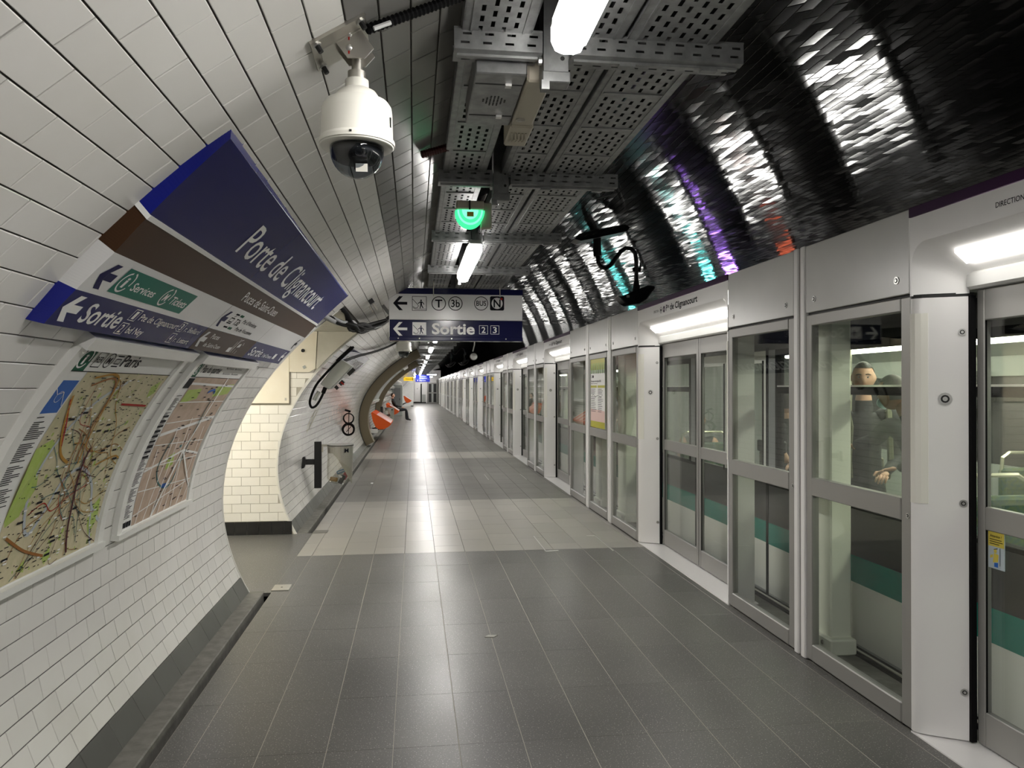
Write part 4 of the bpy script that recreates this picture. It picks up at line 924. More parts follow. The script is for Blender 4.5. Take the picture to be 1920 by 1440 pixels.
            if ml == 'l_ochre': stroke(mb, m4, smooth_line([(.02, .88), (.12, .72), (.24, .58), (.36, .52)]), .014); stroke(mb, m4, smooth_line([(.1, .97), (.3, .99), (.4, .9), (.46, .6), (.48, .5)]), .010); stroke(mb, m4, smooth_line([(.7, .47), (.9, .5), (.98, .48)]), .009)
            if ml == 'l_red': stroke(mb, m4, smooth_line([(.02, .86), (.14, .72), (.22, .60)]), .009); stroke(mb, m4, [(.60, .82), (.96, .80)], .012)
            if ml == 'l_brown': stroke(mb, m4, smooth_line([(.12, .93), (.3, .97), (.40, .88), (.42, .66), (.44, .52)]), .011); stroke(mb, m4, smooth_line([(.05, .22), (.2, .14), (.3, .10), (.42, .06)]), .013)
            mb.build('metro_line', t, kind='stuff')
        mb = MB().use('ink')
        for k in range(520):
            p, q = R.uniform(.01, .97), R.uniform(.01, .98); l_ = R.choice([.008, .012, .02, .03]) ; h_ = .0045
            shape(mb, m4, [(p, q), (min(.995, p + l_), q), (min(.995, p + l_), q + h_), (p, q + h_)])
        for k in range(26):
            p, q = R.uniform(.02, .92), R.uniform(.02, .96); shape(mb, m4, [(p, q), (p + .05, q), (p + .05, q + .011), (p, q + .011)])
        mb.use('map_white')
        for k in range(60):
            p, q = R.uniform(.02, .95), R.uniform(.02, .97); shape(mb, m4, [(p, q), (p + .028, q), (p + .028, q + .008), (p, q + .008)])
        mb.build('place_names', t, kind='stuff')
        mb = MB().use('map_blue'); vpatch(mb, a + .004, cl - .012, s0 + (s1 - s0) * .685, s0 + (s1 - s0) * .815, .0212, 3); mb.build('inset_map', t)
        mb = MB().use('map_white'); i0 = s0 + (s1 - s0) * .75; ring(mb, g2, a + .085, i0, .022, .024, 18); stroke(mb, g2, [(a + .02, i0 + .04), (a + .06, i0 + .01), (a + .1, i0 + .02), (a + .15, i0 - .04)], .003); mb.build('inset_outline', t)
        top = s0 + (s1 - s0) * .86
    else:
        mb = MB().use('map_green')
        for pts in ([(.02, .80), (.30, .83), (.28, .91), (.02, .90)], [(.62, .84), (.98, .86), (.98, .95), (.6, .93)], [(.38, .30), (.5, .33), (.46, .42), (.36, .4)]): shape(mb, m1, pts)
        mb.build('parks', t, kind='stuff')
        mb = MB().use('map_white')
        for k in range(6): q = .06 + .15 * k; stroke(mb, m2, [(0, q), (1, q + R.uniform(-.05, .12))], .007)
        for k in range(8): p = .05 + .12 * k; stroke(mb, m2, [(p, 0), (min(.99, p + R.uniform(-.04, .22)), R.uniform(.35, .8))], .009)
        stroke(mb, m2, [(0, .58), (1, .66)], .024); stroke(mb, m2, [(0, .95), (1, .93)], .018); stroke(mb, m2, [(.3, 0), (.62, .42), (.70, 1)], .020); stroke(mb, m2, [(.62, .42), (1, .10)], .018); stroke(mb, m2, [(0, .34), (.62, .42), (1, .36)], .016)
        mb.build('streets', t, kind='stuff')
        mb = MB().use('l_teal'); stroke(mb, m3, smooth_line([(.30, .56), (.22, .34), (.36, .20), (.55, .18), (.66, .36), (.68, .62), (.66, .80)]), .012); stroke(mb, m3, [(.5, .46), (.54, .46)], .02); mb.use('map_blue'); stroke(mb, m3, [(.40, .19), (.48, .185)], .03); stroke(mb, m3, smooth_line([(.45, .88), (.55, .90), (.62, .87)]), .02); mb.build('walking_circle', t)
        mb = MB().use('ink')
        for k in range(70):
            p, q = R.uniform(.02, .92), R.uniform(.03, .96); shape(mb, m4, [(p, q), (p + .05, q), (p + .05, q + .006), (p, q + .006)])
        for k in range(9): i0 = s0 + .42 + k * .03; shape(mb, g2, [(a + .02, i0), (a + .13, i0), (a + .13, i0 + .014), (a + .02, i0 + .014)])
        shape(mb, g2, [(a, hd - .075), (cl - .01, hd - .075), (cl - .01, hd - .01), (a, hd - .01)])
        for k in range(4): shape(mb, g2, [(a + .005 + k * .036, c + .015), (a + .035 + k * .036, c + .015), (a + .035 + k * .036, c + .045), (a + .005 + k * .036, c + .045)])
        mb.build('place_names', t, kind='stuff'); top = s1 - .28
    mb = MB().use('ink'); k = 0; v = (s0 + (s1 - s0) * .67) if not kind else top
    while v > c + .06:
        w_ = R.uniform(.06, .13); shape(mb, g2, [(a + .015, v), (a + .015 + w_, v), (a + .015 + w_, v + .0035), (a + .015, v + .0035)]); v -= .0085 if k % 9 else .02; k += 1
    mb.build('index_lines', t, kind='stuff')
    return t
map_case(2.70, 3.925, .925, 1.992, 'larger white map case with the Paris transport map, under the station sign', 'Paris', 0)
map_case(4.105, 5.40, .915, 1.990, 'white map case with brown neighbourhood street plan, beside the side passage', 'Plan du quartier', 1)

# ================================================================== OVERHEAD CABLE TRAYS
BY0, BP = 2.31, 1.475; NB = 51; BYS = [BY0 + BP * k for k in range(-1, NB)]
TRAYS = [(.140, .345, 4, 'left galvanised cable tray, the narrow one along the tiled wall'), (.425, .620, 4, 'middle galvanised perforated cable tray beside the lamps'), (.638, .915, 6, 'right galvanised perforated cable tray, widest, towards the tracks')]
def slots(w, l, cols, x_in):
    hs = []; g = 4; gl = l / g; pitch = (w - 2 * x_in) / cols
    for k in range(g):
        for c in range(cols):
            for r in range(5):
                x = x_in + pitch * (c + .5) - .006; y = gl * k + .035 + r * .062 + (.03 if c % 2 else 0)
                if y + .034 < gl * (k + 1) - .02: hs.append((x, x + .012, y, y + .034))
    return hs
for x0, x1, cols, lab in TRAYS:
    t = thing('cable_tray', lab, 'cable tray', (x0, BYS[0], 2.70)); w = x1 - x0; first = None
    for k, y in enumerate(BYS[:-1]):
        if first is None:
            mb = MB().use('galv'); mb.perf((x0, y, 2.700), (1, 0, 0), (0, 1, 0), w, BP - .006, slots(w, BP, cols, .034))
            for x, sg_ in ((x0, -1), (x1, 1)):
                mb.box(x - .0015, x + .0015, y, y + BP - .006, 2.700, 2.765); mb.box(x, x - sg_ * .012, y, y + BP - .006, 2.763, 2.766)
                mb.box(x - sg_ * .022, x - sg_ * .028, y, y + BP - .006, 2.6965, 2.700)
            for q in range(1, 4): mb.box(x0 + .03, x1 - .03, y + q * BP / 4 - .01, y + q * BP / 4 + .002, 2.6965, 2.7)
            first = mb.build('tray_section', t)
        else:
            c = first.copy(); COL.objects.link(c); c.location = (0, BP * k, 0)
    mb = mbx('rubber')
    for k in range(4): x = x0 + .03 + (w - .06) * (k + .5) / 4; mb.tube([(x, BYS[0], 2.73), (x + .01, 20, 2.725), (x - .005, 74, 2.73)], .016, 6)
    mb.build('cable_run', t, kind='stuff')
def make_bracket(y):
    t = thing('tray_bracket', '', 'bracket', (.42, y, 2.66), 'galvanised brackets carrying the cable trays')
    p = mbx('galv').box(.385, .388, y - .035, y + .045, 2.575, 2.90).box(.385, .46, y - .035, y - .032, 2.575, 2.90).box(.457, .46, y - .035, y + .045, 2.575, 2.90).box(.385, .46, y + .042, y + .045, 2.575, 2.9).build('post', t)
    mbx('galv').rbox(.380, .466, y - .040, y + .02, 2.566, 2.60, .003).build('post_foot', p); mbx('galv').box(.376, .40, y - .05, y - .02, 2.54, 2.568).build('foot_clip', p)
    for z in (2.64, 2.70, 2.76): mbx('black').lathe((.442, y - .036, z), [(.007, 0), (.007, .001)], 8, 'y').build('bolt_hole', p)
    mbx('chrome').lathe((.379, y - .03, 2.63), [(.012, 0), (.012, -.01), (.006, -.012)], 8, 'x').build('bolt', p)
    for xa, xb, n, dz in ((.115, .378, 4, 0), (.468, 1.005, 9, 0)):
        mb = MB().use('galv'); hs = []; L_ = xb - xa; out = xa if xa < .3 else xb
        for c in range(n):
            x = L_ * (c + .5) / n
            for r in (.016, .042): hs.append((x - .013 + (.006 if r > .03 else 0), x + .013 + (.006 if r > .03 else 0), r, r + .007))
        # hat section: camera-side flange, sloping web below, bottom lip
        fl = Vector((0, -.004, 1)).normalized()
        mb.perf((xa, y - .055, 2.645), (1, 0, 0), (0, 0, 1), L_, .062, hs)
        mb.perf((xa, y - .055, 2.645), (1, 0, 0), (0, 1, -.06), L_, .030, [])
        mb.perf((xa, y - .015, 2.650), (1, 0, 0), (0, 1, -.0), L_ * .97, .066, hs)
        mb.perf((xa, y + .051, 2.650), (1, 0, 0), (0, 0, 1), L_ * .97, .05, [])
        mb.box(xa, xb, y - .058, y - .055, 2.705, 2.709); mb.box(xa + .01, xb - .01, y - .028, y - .012, 2.636, 2.645)
        mb.build('arm', t)
    for x in (.62, .88): mbx('galv').box(x, x + .05, y - .032, y - .01, 2.628, 2.64).build('clip', t)
    return t
B_ = None
for k, y in enumerate(BYS):
    i = k - 1
    lab = 'galvanised bracket under the cable trays just above the top edge of the view' if i < 0 else f'galvanised bracket under the cable trays, {ORD[i]} ahead' if i < 4 else f'galvanised tray bracket past the hanging sign, {ORD[i-4]} in the receding row'
    if B_ is None: B_ = make_bracket(y); B_['label'] = lab
    else: dup(B_, (.42, y, 2.66), lab)
def make_lamp(y):
    t = thing('fluorescent_batten', '', 'lamp', (.40, y, 2.58), 'fluorescent battens hung under the cable trays')
    mbx('grey_box').rbox(.362, .442, y - .70, y + .70, 2.600, 2.628, .004).build('housing', t)
    prof_ = [(.352, 2.600), (.352, 2.560), (.364, 2.536), (.385, 2.528), (.419, 2.528), (.440, 2.536), (.452, 2.560), (.452, 2.600)]
    mb = MB()
    for i in range(7):
        (xa, za), (xb, zb) = prof_[i], prof_[i + 1]; mb.use('lamp' if i == 3 else 'lamp_edge' if i in (2, 4) else 'lamp_side'); mb.poly([(xa, y - .62, za), (xa, y + .62, za), (xb, y + .62, zb), (xb, y - .62, zb)])
    mb.build('diffuser', t)
    for e in (-1, 1): mbx('lamp_cap').prism([(x * .9 + .0402, 0, z * .97 + .0775) for x, z in prof_], (0, y + e * .62, 0), (0, y + e * .665, 0)).build('end_cap', t)
    return t
LB = None
for k in range(-1, 17):
    y = 1.33 + 4.45 * k
    lab = {-1: 'lit fluorescent batten behind the viewpoint', 0: 'large lit batten at the top edge, under the nearest tray bracket', 1: 'lit batten hanging just before the hanging exit sign'}.get(k, f'lit batten in the row past the hanging sign, {ORD[max(k-2,0)]} beyond it')
    if LB is None: LB = make_lamp(y); LB['label'] = lab
    else: dup(LB, (.40, y, 2.58), lab)

# things fixed under the trays
t = thing('loudspeaker', 'flat grey metal loudspeaker box with slotted grille under the left cable tray', 'speaker', (.26, 2.7, 2.64))
b = mbx('galv').rbox(.185, .345, 2.34, 2.80, 2.610, 2.70, .004).build('case', t)
for y in (2.42, 2.70): mbx('black').box(.19, .34, y - .004, y + .004, 2.6088, 2.611).build('lid_seam', b); mbx('chrome').box(.285, .305, y - .01, y + .01, 2.602, 2.610).build('latch', b)
mb = mbx('black')
for c in range(7):
    for r in range(3 - abs(c - 3) // 2 if c not in (0, 6) else 1): n_ = [1, 2, 3, 3, 3, 2, 1][c]; yy = 2.56 + (r - (n_ - 1) / 2) * .03; mb.box(.225 + c * .012, .230 + c * .012, yy - .011, yy + .011, 2.6082, 2.611)
mb.build('grille', b)
t = thing('junction_box', 'beige plastic box with ribbed end beside the grey loudspeaker', 'box', (.38, 3.0, 2.62))
b = mbx('beige').rbox(.348, .425, 2.36, 2.95, 2.600, 2.69, .006).build('case', t); mbx('beige').rbox(.345, .43, 2.76, 2.98, 2.592, 2.70, .006).build('cover', t)
mbx('steel').lathe((.372, 2.70, 2.6005), [(.016, 0), (.016, -.004), (.008, -.008)], 14).build('screw', b)
for k in range(5): mbx('beige').tube([(.358 + k * .013, 2.82, 2.592), (.364 + k * .013, 2.87, 2.586), (.358 + k * .013, 2.92, 2.592)], .004, 6).build('rib', b)
t = thing('emergency_light', 'green glowing half-round emergency light under the left cable tray', 'lamp', (.30, 4.18, 2.6))
mbx('beige').rbox(.225, .375, 4.15, 4.25, 2.615, 2.66, .005).build('base', t); mbx('beige').rbox(.36, .42, 4.19, 4.23, 2.52, 2.66, .005).build('side_box', t)
mbx('black').box(.292, .300, 4.145, 4.15, 2.61, 2.66).build('strap', t)
for k, (ra, rb, m) in enumerate(((0, .045, 'exit_glow2'), (.045, .060, 'exit_glow'), (.060, .070, 'exit_glow2'), (.070, .080, 'exit_glow'))):
    mb = MB().use(m); mb.prism([(.30 + rb * math.cos(math.pi + math.pi * i / 16), 0, 2.612 + 1.15 * rb * math.sin(math.pi + math.pi * i / 16)) for i in range(17)], (0, 4.16 + k * .004, 0), (0, 4.24, 0)); mb.build('lens', t)
mbx('sticker_y').box(.282, .318, 4.156, 4.160, 2.575, 2.60).build('plate', t)

t = thing('red_conduit', 'short dark red ribbed conduit in the shadow between wall tiles and left tray', 'conduit', (.08, 3.45, 2.66))
mb = MB().use(mat('dull_red', (.05, .004, .003), .6)); mb.tube([Vector((.03, 3.40, 2.672)).lerp(Vector((.16, 3.42, 2.72)), i / 24) for i in range(25)], [.018 if i % 2 else .015 for i in range(25)], 8); mb.build('hose', t)

# ================================================================== HANGING SIGN
HY = 7.75; hs = thing('hanging_sign', 'double-band hanging exit sign reading Sortie, white over dark blue', 'sign', (.42, HY, 2.4)); x0, x1 = -.246, 1.09
mbx('sign_white').rbox(x0, x1, HY, HY + .11, 2.325, 2.585, .003).build('white_panel', hs)
mbx('navy').rbox(x0, x1, HY, HY + .11, 2.155, 2.322, .003).build('blue_panel', hs)
mbx('navy').rbox(x0 - .003, x1 + .003, HY - .012, HY + .122, 2.583, 2.64, .004).build('top_rail', hs); mbx('navy').rbox(x0 - .003, x1 + .003, HY - .014, HY + .124, 2.115, 2.157, .006).build('bottom_rail', hs)
mbx('paint_white').box(x0 - .004, x0, HY, HY + .11, 2.12, 2.6).build('edge_strip', hs)
for x in (.19, .86):
    mb = mbx('steel'); mb.tube([(x, HY + .05, 2.64), (x + .005, HY + .05, 2.80)], .006, 6); mb.build('hanger_rod', hs); mbx('steel').tube([(x, HY - .014, 2.56), (x - .002, HY - .016, 2.65)], .004, 6).build('hook', hs)
for x in (-.16, .05, .37, .92): mbx('chrome').lathe((x, HY - .014, 2.137), [(.006, 0), (.006, -.004)], 8, 'y').build('bolt', hs)
fh = lambda u, v: Vector((x0 + u, HY - .0012, v)); fh2 = lambda u, v: Vector((x0 + u, HY - .0022, v))
wp_, bp2_ = hs.children[0], hs.children[1]
for n_, f_ in (('arrow', lambda mb: arrow_left(mb, fh, .035, 2.488, .140, .140, .028)), ('exit_pictogram', lambda mb: escalator(mb, fh, .222, 2.415, .145, True)),
               ('tram_badge', lambda mb: (ring(mb, fh, .488, 2.490, .064, .072), put_text(mb, 'T', fh, .452, 2.452, .076, .524, .02))), ('line_badge', lambda mb: (ring(mb, fh, .655, 2.492, .064, .072), put_text(mb, '3b', fh, .612, 2.457, .072, .70, .012))),
               ('bus_badge', lambda mb: (ring(mb, fh, .915, 2.496, .064, .071), put_text(mb, 'BUS', fh, .866, 2.473, .050, .966, .012)))):
    mb = MB().use('ink'); f_(mb); mb.build(n_, wp_)
mb = MB().use('ink')
u, v, h = 1.077, 2.499, .072
mb.poly([fh(u + (h - .015) * sx + .015 * math.cos(math.radians(a)), v + (h - .015) * sy + .015 * math.sin(math.radians(a))) for sx, sy, a0 in ((1, 1, 0), (-1, 1, 90), (-1, -1, 180), (1, -1, 270)) for a in range(a0, a0 + 91, 30)])
mb.use('sign_white'); disc(mb, fh2, u, v, .057); mb.use('ink'); fh3 = lambda a, b: Vector((x0 + a, HY - .0032, b)); put_text(mb, 'N', fh3, u - .036, v - .040, .080, u + .036, .02); mb.use('l_red'); disc(mb, fh3, u + .045, v + .045, .012, 10); mb.build('night_bus_badge', wp_)
mb = MB().use('paint_white'); arrow_left(mb, fh, .035, 2.232, .140, .135, .026); mb.build('arrow', bp2_)
mb = MB().use('paint_white'); shape(mb, fh, [(.226, 2.172), (.363, 2.172), (.363, 2.30), (.226, 2.30)]); mb.use('navy'); escalator(mb, fh2, .228, 2.163, .134, False); mb.build('exit_pictogram', bp2_)
mb = MB().use('paint_white'); put_text(mb, 'Sortie', fh, .42, 2.185, .105, .85, .028)
for u, n_ in ((.895, '2'), (1.010, '3')): rect_outline(mb, fh, u, u + .088, 2.185, 2.274, .004); put_text(mb, n_, fh, u + .024, 2.20, .058, u + .064, .012)
mb.build('lettering', bp2_)

# ================================================================== DOME CAMERAS
def ray_pt(x, y, z): return Vector((x, y, z))
def dome(c, r, label, bracket):
    """dome camera, c = centre of the dome's rim"""
    x, y, z = c; k = r / .0865
    t = thing('dome_camera', label, 'camera', c)
    prof_ = [(.0, .150), (.030, .150), (.031, .128), (.050, .118), (.058, .106), (.060, .098), (.082, .090), (.090, .078), (.092, .062), (.094, -.004), (.099, -.012), (.099, -.022), (.092, -.026), (.070, -.026)]
    mbx('white_rough').lathe(c, [(a * k, b * k) for a, b in prof_], 36).build('housing', t, auto=30)
    mbx('white_rough').lathe(c, [(.094 * k, -.024 * k), (.097 * k, -.022 * k), (.094 * k, -.027 * k), (.069 * k, -.0265 * k)], 36).build('trim_ring', t, smooth=True)
    dp = [(.070 * math.cos(math.radians(a)) * k, (-.036 - .070 * math.sin(math.radians(a)) * 1.02) * k) for a in range(0, 90, 9)]
    mbx('dome_glass').lathe(c, [(.070 * k, -.024 * k)] + dp + [(.001, (-.036 - .0714) * k)], 32).build('dome_window', t, smooth=True)
    inn = mbx('black').lathe(c, [(.066 * k, -.028 * k), (.064 * k, -.055 * k), (.050 * k, -.064 * k), (.001, -.066 * k)], 24).build('camera_block', t, smooth=True)
    mbx('black_gloss').obox((x + .012 * k, y - .030 * k, z - .058 * k), (1, 0, 0), (0, 1, -.4), (0, .4, 1), .018 * k, .026 * k, .022 * k).build('lens_block', inn)
    mbx('black_gloss').lathe((x + .012 * k, y - .056 * k, z - .055 * k), [(.013 * k, 0), (.013 * k, -.008 * k), (.009 * k, -.008 * k), (.008 * k, -.004 * k), (.001, -.003 * k)], 18, 'y').build('lens', inn)
    mbx('white_rough').obox((x + .015 * k, y - .042 * k, z - .090 * k), (1, 0, 0), (0, 1, .5), (0, -.5, 1), .015 * k, .002 * k, .010 * k).build('label_plate', inn)
    mbx('black').box(x - .012 * k, x - .006 * k, y - .1 * k, y - .097 * k, z - .016 * k, z - .011 * k).build('screw', t); mbx('black').box(x + .078 * k, x + .09 * k, y - .035 * k, y - .025 * k, z + .02 * k, z + .045 * k).build('vent', t)
    mbx('steel').lathe((x, y, z + .150 * k), [(.024 * k, -.004), (.024 * k, .022 * k), (.014 * k, .024 * k), (.014 * k, .080 * k)], 20).build('stem', t, auto=30)
    if bracket:
        s0 = s_of_x(bracket[0]); yb = bracket[1]; n = VN(s0); uy = Vector((0, 1, 0)); us = n.cross(uy) * -1; us = Vector((n.z * -1, 0, n.x)) ; us = us if us.x > 0 else -us
        Pc = V(s0, yb)
        mb = MB().use('steel'); mb.obox(Pc + n * .008, us, uy, n, .080, .085, .006); pl = mb.build('wall_plate', t)
        mb = MB().use('steel'); mb.obox(Pc + n * .014, us, uy, n, .060, .035, .004); mb.build('weld', pl)
        for a in (-1, 1):
            for b2 in (-1, 1):
                q = Pc + n * .014 + us * a * .064 + uy * b2 * .066; mbx('black').tube([q, q + n * .022], .007, 8).build('bolt', pl); mbx('chrome').tube([q, q + n * .004], .012, 10).build('washer', pl)
        top = Vector((x, y, z + .21 * k)); dn = Vector((0, 0, -1))
        for dy in (-.026, .026):
            A = [Pc + n * .012 - us * .056 + uy * dy, Pc + n * .012 + us * .060 + uy * dy, top + Vector((.046, 0, .012)) + Vector((0, dy - (top.y - Pc.y) * 0, 0)), top + Vector((.022, dy, -.016)), top + Vector((-.022, dy, -.016)), top + Vector((-.05, dy, .02))]
            A = [Vector((p_.x, Pc.y + dy, p_.z)) for p_ in A]
            mb = MB().use('steel'); mb.prism(A, (0, -.003, 0), (0, .003, 0)); ck = mb.build('cheek_plate', t)
            if dy < 0:
                yy = Pc.y + dy - .003
                mb = MB().use('black'); arc = [(x - .022 + .036 * math.cos(math.radians(a_)), z + .222 + .036 * math.sin(math.radians(a_))) for a_ in range(95, 166, 14)]
                mb.tube([(a_, yy - .0005, b_) for a_, b_ in arc], .004, 6); mb.build('adjust_slot', ck)
                for q in ((x - .018, z + .258), (x - .018, z + .222)):
                    mbx('chrome').lathe((q[0], yy, q[1]), [(.0085, 0), (.0085, -.003), (.005, -.006), (.001, -.007)], 12, 'y').build('bolt', ck); mbx('l_red').box(q[0] - .002, q[0] + .002, yy - .0012, yy, q[1] - .016, q[1] - .007).build('torque_mark', ck)
    return t
# where the near dome hangs: rim centre along the photograph's sight line at 1.62 m
DC = (-.152, 2.08, 2.314)
dome(DC, .0875, 'large white dome camera on a steel wall bracket above the station sign', (-.20, 2.07))
dome((-.191, 14.0, 2.33), .125, 'small white dome camera beyond the hanging sign, high on the vault', None)
mb = mbx('steel'); mb.tube([(-.191, 14, 2.58), (-.191, 14, 2.75)], .02, 8)
t = thing('conduit', 'black corrugated cable conduit running from the camera bracket to the trays', 'conduit', (0, 2.08, 2.6))
mb = mbx('rubber'); pts = [Vector((-.125, 2.04, 2.585)).lerp(Vector((.20, 2.12, 2.76)), i / 60) + Vector((0, 0, .0 * math.sin(math.pi * i / 60))) for i in range(61)]
mb.tube(pts, [.0145 if i % 2 else .0115 for i in range(61)], 10); mb.build('hose', t); mbx('sign_white').tube([(-.105, 2.02, 2.58), (-.062, 2.03, 2.603)], .006, 6).build('cable_tie', t)

# ================================================================== THINGS HANGING FROM THE VAULT
LOL = None
def make_lollipop(y):
    t = thing('driver_camera', '', 'camera', (2.4, y, 3.0)); zc = lambda x: ZC + BX * math.sqrt(1 - ((x - XC) / AX) ** 2)
    mbx('black_gloss').prism([(1.85, 0, zc(1.85)), (2.55, 0, zc(2.55)), (2.50, 0, zc(2.5) - .05), (1.95, 0, zc(1.95) - .05)], (0, y - .12, 0), (0, y + .12, 0)).build('ceiling_plate', t)
    mb = mbx('black_gloss'); mb.tube([(2.17, y, 3.47), (2.17, y, 3.28), (2.175, y, 3.22)], .05, 12); mb.build('socket', t)
    P = [(2.175, 3.24), (2.185, 3.14), (2.22, 3.085), (2.275, 3.075), (2.33, 3.11), (2.40, 3.20), (2.46, 3.28), (2.52, 3.325), (2.585, 3.32), (2.635, 3.27), (2.652, 3.19), (2.652, 2.82)]
    mb = mbx('black_gloss'); mb.tube([(a, y, b) for a, b in P], .026, 10); mb.build('bent_pipe', t, smooth=True)
    mb = mbx('black_gloss'); mb.tube([(2.652, y, 2.93), (2.652, y, 2.84), (2.652, y, 2.76)], [.03, .045, .05], 12); mb.build('collar', t); mbx('black_gloss').box(2.61, 2.70, y - .02, y + .02, 3.04, 3.09).build('clamp', t); mbx('black_gloss').tube([(2.70, y, 3.06), (2.705, y, 3.15)], .012, 6).build('lever', t)
    H = [(2.40, 2.735), (2.44, 2.73), (2.60, 2.80), (2.76, 2.865), (2.85, 2.86), (2.855, 2.83), (2.75, 2.70), (2.66, 2.645), (2.53, 2.63), (2.48, 2.655)]
    h = mbx('black_gloss').prism([(a, 0, b) for a, b in H], (0, y - .11, 0), (0, y + .11, 0)).build('head', t); md = h.modifiers.new('b', 'BEVEL'); md.width = .02; md.segments = 2
    mbx('rubber').prism([(2.55, 0, 2.655), (2.78, 0, 2.835), (2.83, 0, 2.84), (2.74, 0, 2.71), (2.64, 0, 2.655)], (0, y - .116, 0), (0, y - .1, 0)).build('visor', h); mbx('grey_box').box(2.50, 2.535, y - .113, y - .11, 2.715, 2.745).build('label_plate', h)
    return t
LOL = make_lollipop(9.0); LOL['label'] = 'black monitor hood on a looping bent pipe above the second lit doorway'
dup(LOL, (1.75, 31.0, 2.9), 'nearer of two small black hoods on looped pipes far down the vault'); dup(LOL, (1.35, 34.0, 2.9), 'farther of two small black hoods on looped pipes far down the vault')
t = thing('platform_mirror', 'thin rod carrying an oval mirror below the hanging sign', 'mirror', (1.54, 20, 2.5))
mbx('steel').tube([(1.56, 20, 3.3), (1.55, 20, 2.75), (1.51, 20, 2.58)], .018, 8).build('rod', t); mbx('black_gloss').lathe((1.53, 20, 2.45), [(.001, .02), (.10, .02), (.105, 0), (.10, -.02), (.001, -.03)], 20, 'y').build('mirror_shell', t); mbx('chrome').lathe((1.53, 20, 2.45), [(.001, -.031), (.09, -.021)], 20, 'y').build('mirror_face', t)
for i, (x, y, w_, l_) in enumerate(((1.647, 4.035, .07, .20), (1.66, 6.67, .06, .2), (3.45, 6.9, .07, .22), (5.0, 6.6, .07, .2))):
    s = s_of_x(x); n = VN(s); us = Vector((n.z, 0, -n.x))
    o = MB().use('black').obox(V(s, y, .006), us, (0, 1, 0), n, l_ / 2, w_ / 2, .003).build('vault_recess', None); tag(o, f'dark slot in the dark vault tiles, {ORD[i]} along the ceiling', 'vent')

# ================================================================== ON THE LEFT WALL PAST THE PASSAGE
t = thing('wall_sign', 'dark enamel wall sign with large white station name, behind the grey box', 'sign', tuple(V(2.2, 11)))
sa, sb = s_of_z(1.90), s_of_z(2.15); mb = MB().use('navy'); vshell(mb, 9.75, 13.2, sa, sb, .004, .035, 4); mb.build('plate', t)
mb = MB().use('paint_white'); put_text(mb, 'PORTE DE CLIGNANCOURT', surf(.0365), 9.95, sa + .07, .17, 13.0, .012); mb.build('lettering', t)
t = thing('equipment_box', 'grey plastic electrical box strapped on the vault beside the passage, cables looping below', 'box', (-.9, 9.3, 1.8))
A = [(-.855, 1.985), (-.722, 1.895), (-.980, 1.622), (-1.083, 1.687)]
b = mbx('grey_box').prism([(x, 0, z) for x, z in A], (0, 9.1, 0), (0, 9.42, 0)).build('case', t); md = b.modifiers.new('b', 'BEVEL'); md.width = .008; md.segments = 2
mbx('grey_box').prism([(-.79, 0, 1.935), (-.72, 0, 1.893), (-.93, 0, 1.668), (-.985, 0, 1.70)], (0, 9.085, 0), (0, 9.10, 0)).build('lid', b)
for c, hx in (((-.735, 9.22, 1.83), .05), ((-.845, 9.22, 1.70), .03), ((-.90, 9.2, 1.645), .018)): mbx('black_gloss').obox(c, (.7, 0, .7), (0, 1, 0), (-.7, 0, .7), hx, .05, .022).build('connector', b)
mbx('l_red').obox((-.835, 9.17, 1.695), (.7, 0, .7), (0, 1, 0), (-.7, 0, .7), .008, .02, .023).build('red_clip', b); mbx('steel').obox((-1.06, 9.09, 1.77), (1, 0, -.6), (0, 1, 0), (.6, 0, 1), .04, .005, .005).build('strap', b)
t = thing('power_cable', 'thick black cable looping beside and below the grey electrical box', 'cable', (-1.0, 9.2, 1.7))
def catmull(P, n=8):
    P = [Vector(p) for p in P]; out = []
    for i in range(len(P) - 1):
        p0, p1, p2, p3 = P[max(i - 1, 0)], P[i], P[i + 1], P[min(i + 2, len(P) - 1)]
        for k in range(n): u = k / n; out.append(.5 * ((2 * p1) + (p2 - p0) * u + (2 * p0 - 5 * p1 + 4 * p2 - p3) * u * u + (3 * p1 - p0 - 3 * p2 + p3) * u ** 3))
    return out + [P[-1]]
mb = mbx('rubber'); mb.tube(catmull([(-.70, 9.1, 2.12), (-.84, 9.08, 1.99), (-1.02, 9.07, 1.80), (-1.13, 9.07, 1.66), (-1.19, 9.07, 1.50), (-1.175, 9.07, 1.42), (-1.12, 9.07, 1.44), (-1.06, 9.07, 1.54), (-1.03, 9.08, 1.62)]), .014, 8); mb.build('looped_cable', t, smooth=True)
mbx('rubber').tube([(-1.045, 9.07, 1.58), (-1.02, 9.08, 1.645)], .024, 10).build('gland', t); mbx('grey_box').tube([(-1.15, 9.08, 1.50), (-1.09, 9.08, 1.60)], .022, 8).build('sleeve', t); mbx('rubber').obox((-.80, 9.06, 2.03), (1, 0, .95), (0, 1, 0), (-.95, 0, 1), .12, .012, .02).build('bundle', t)
t = thing('power_cable', 'long black cable sagging along the vault from the grey box to the hanging sign', 'cable', (-.6, 11, 2.2))
mb = mbx('rubber'); mb.tube(catmull([V(s_of_z(2.02), 9.2, .10), V(s_of_z(2.10), 9.9, .10), V(s_of_z(2.145), 10.8, .07), V(s_of_z(2.19), 11.7, .05), V(s_of_z(2.27), 12.7, .04), V(s_of_z(2.40), 13.6, .04), V(s_of_z(2.5), 14.2, .02)]), .018, 8); mb.build('sheath', t, smooth=True)
t = thing('cable_bundle', 'thick bundle of black and grey cables draped on the vault over the passage', 'cable', (-.5, 7.5, 2.3))
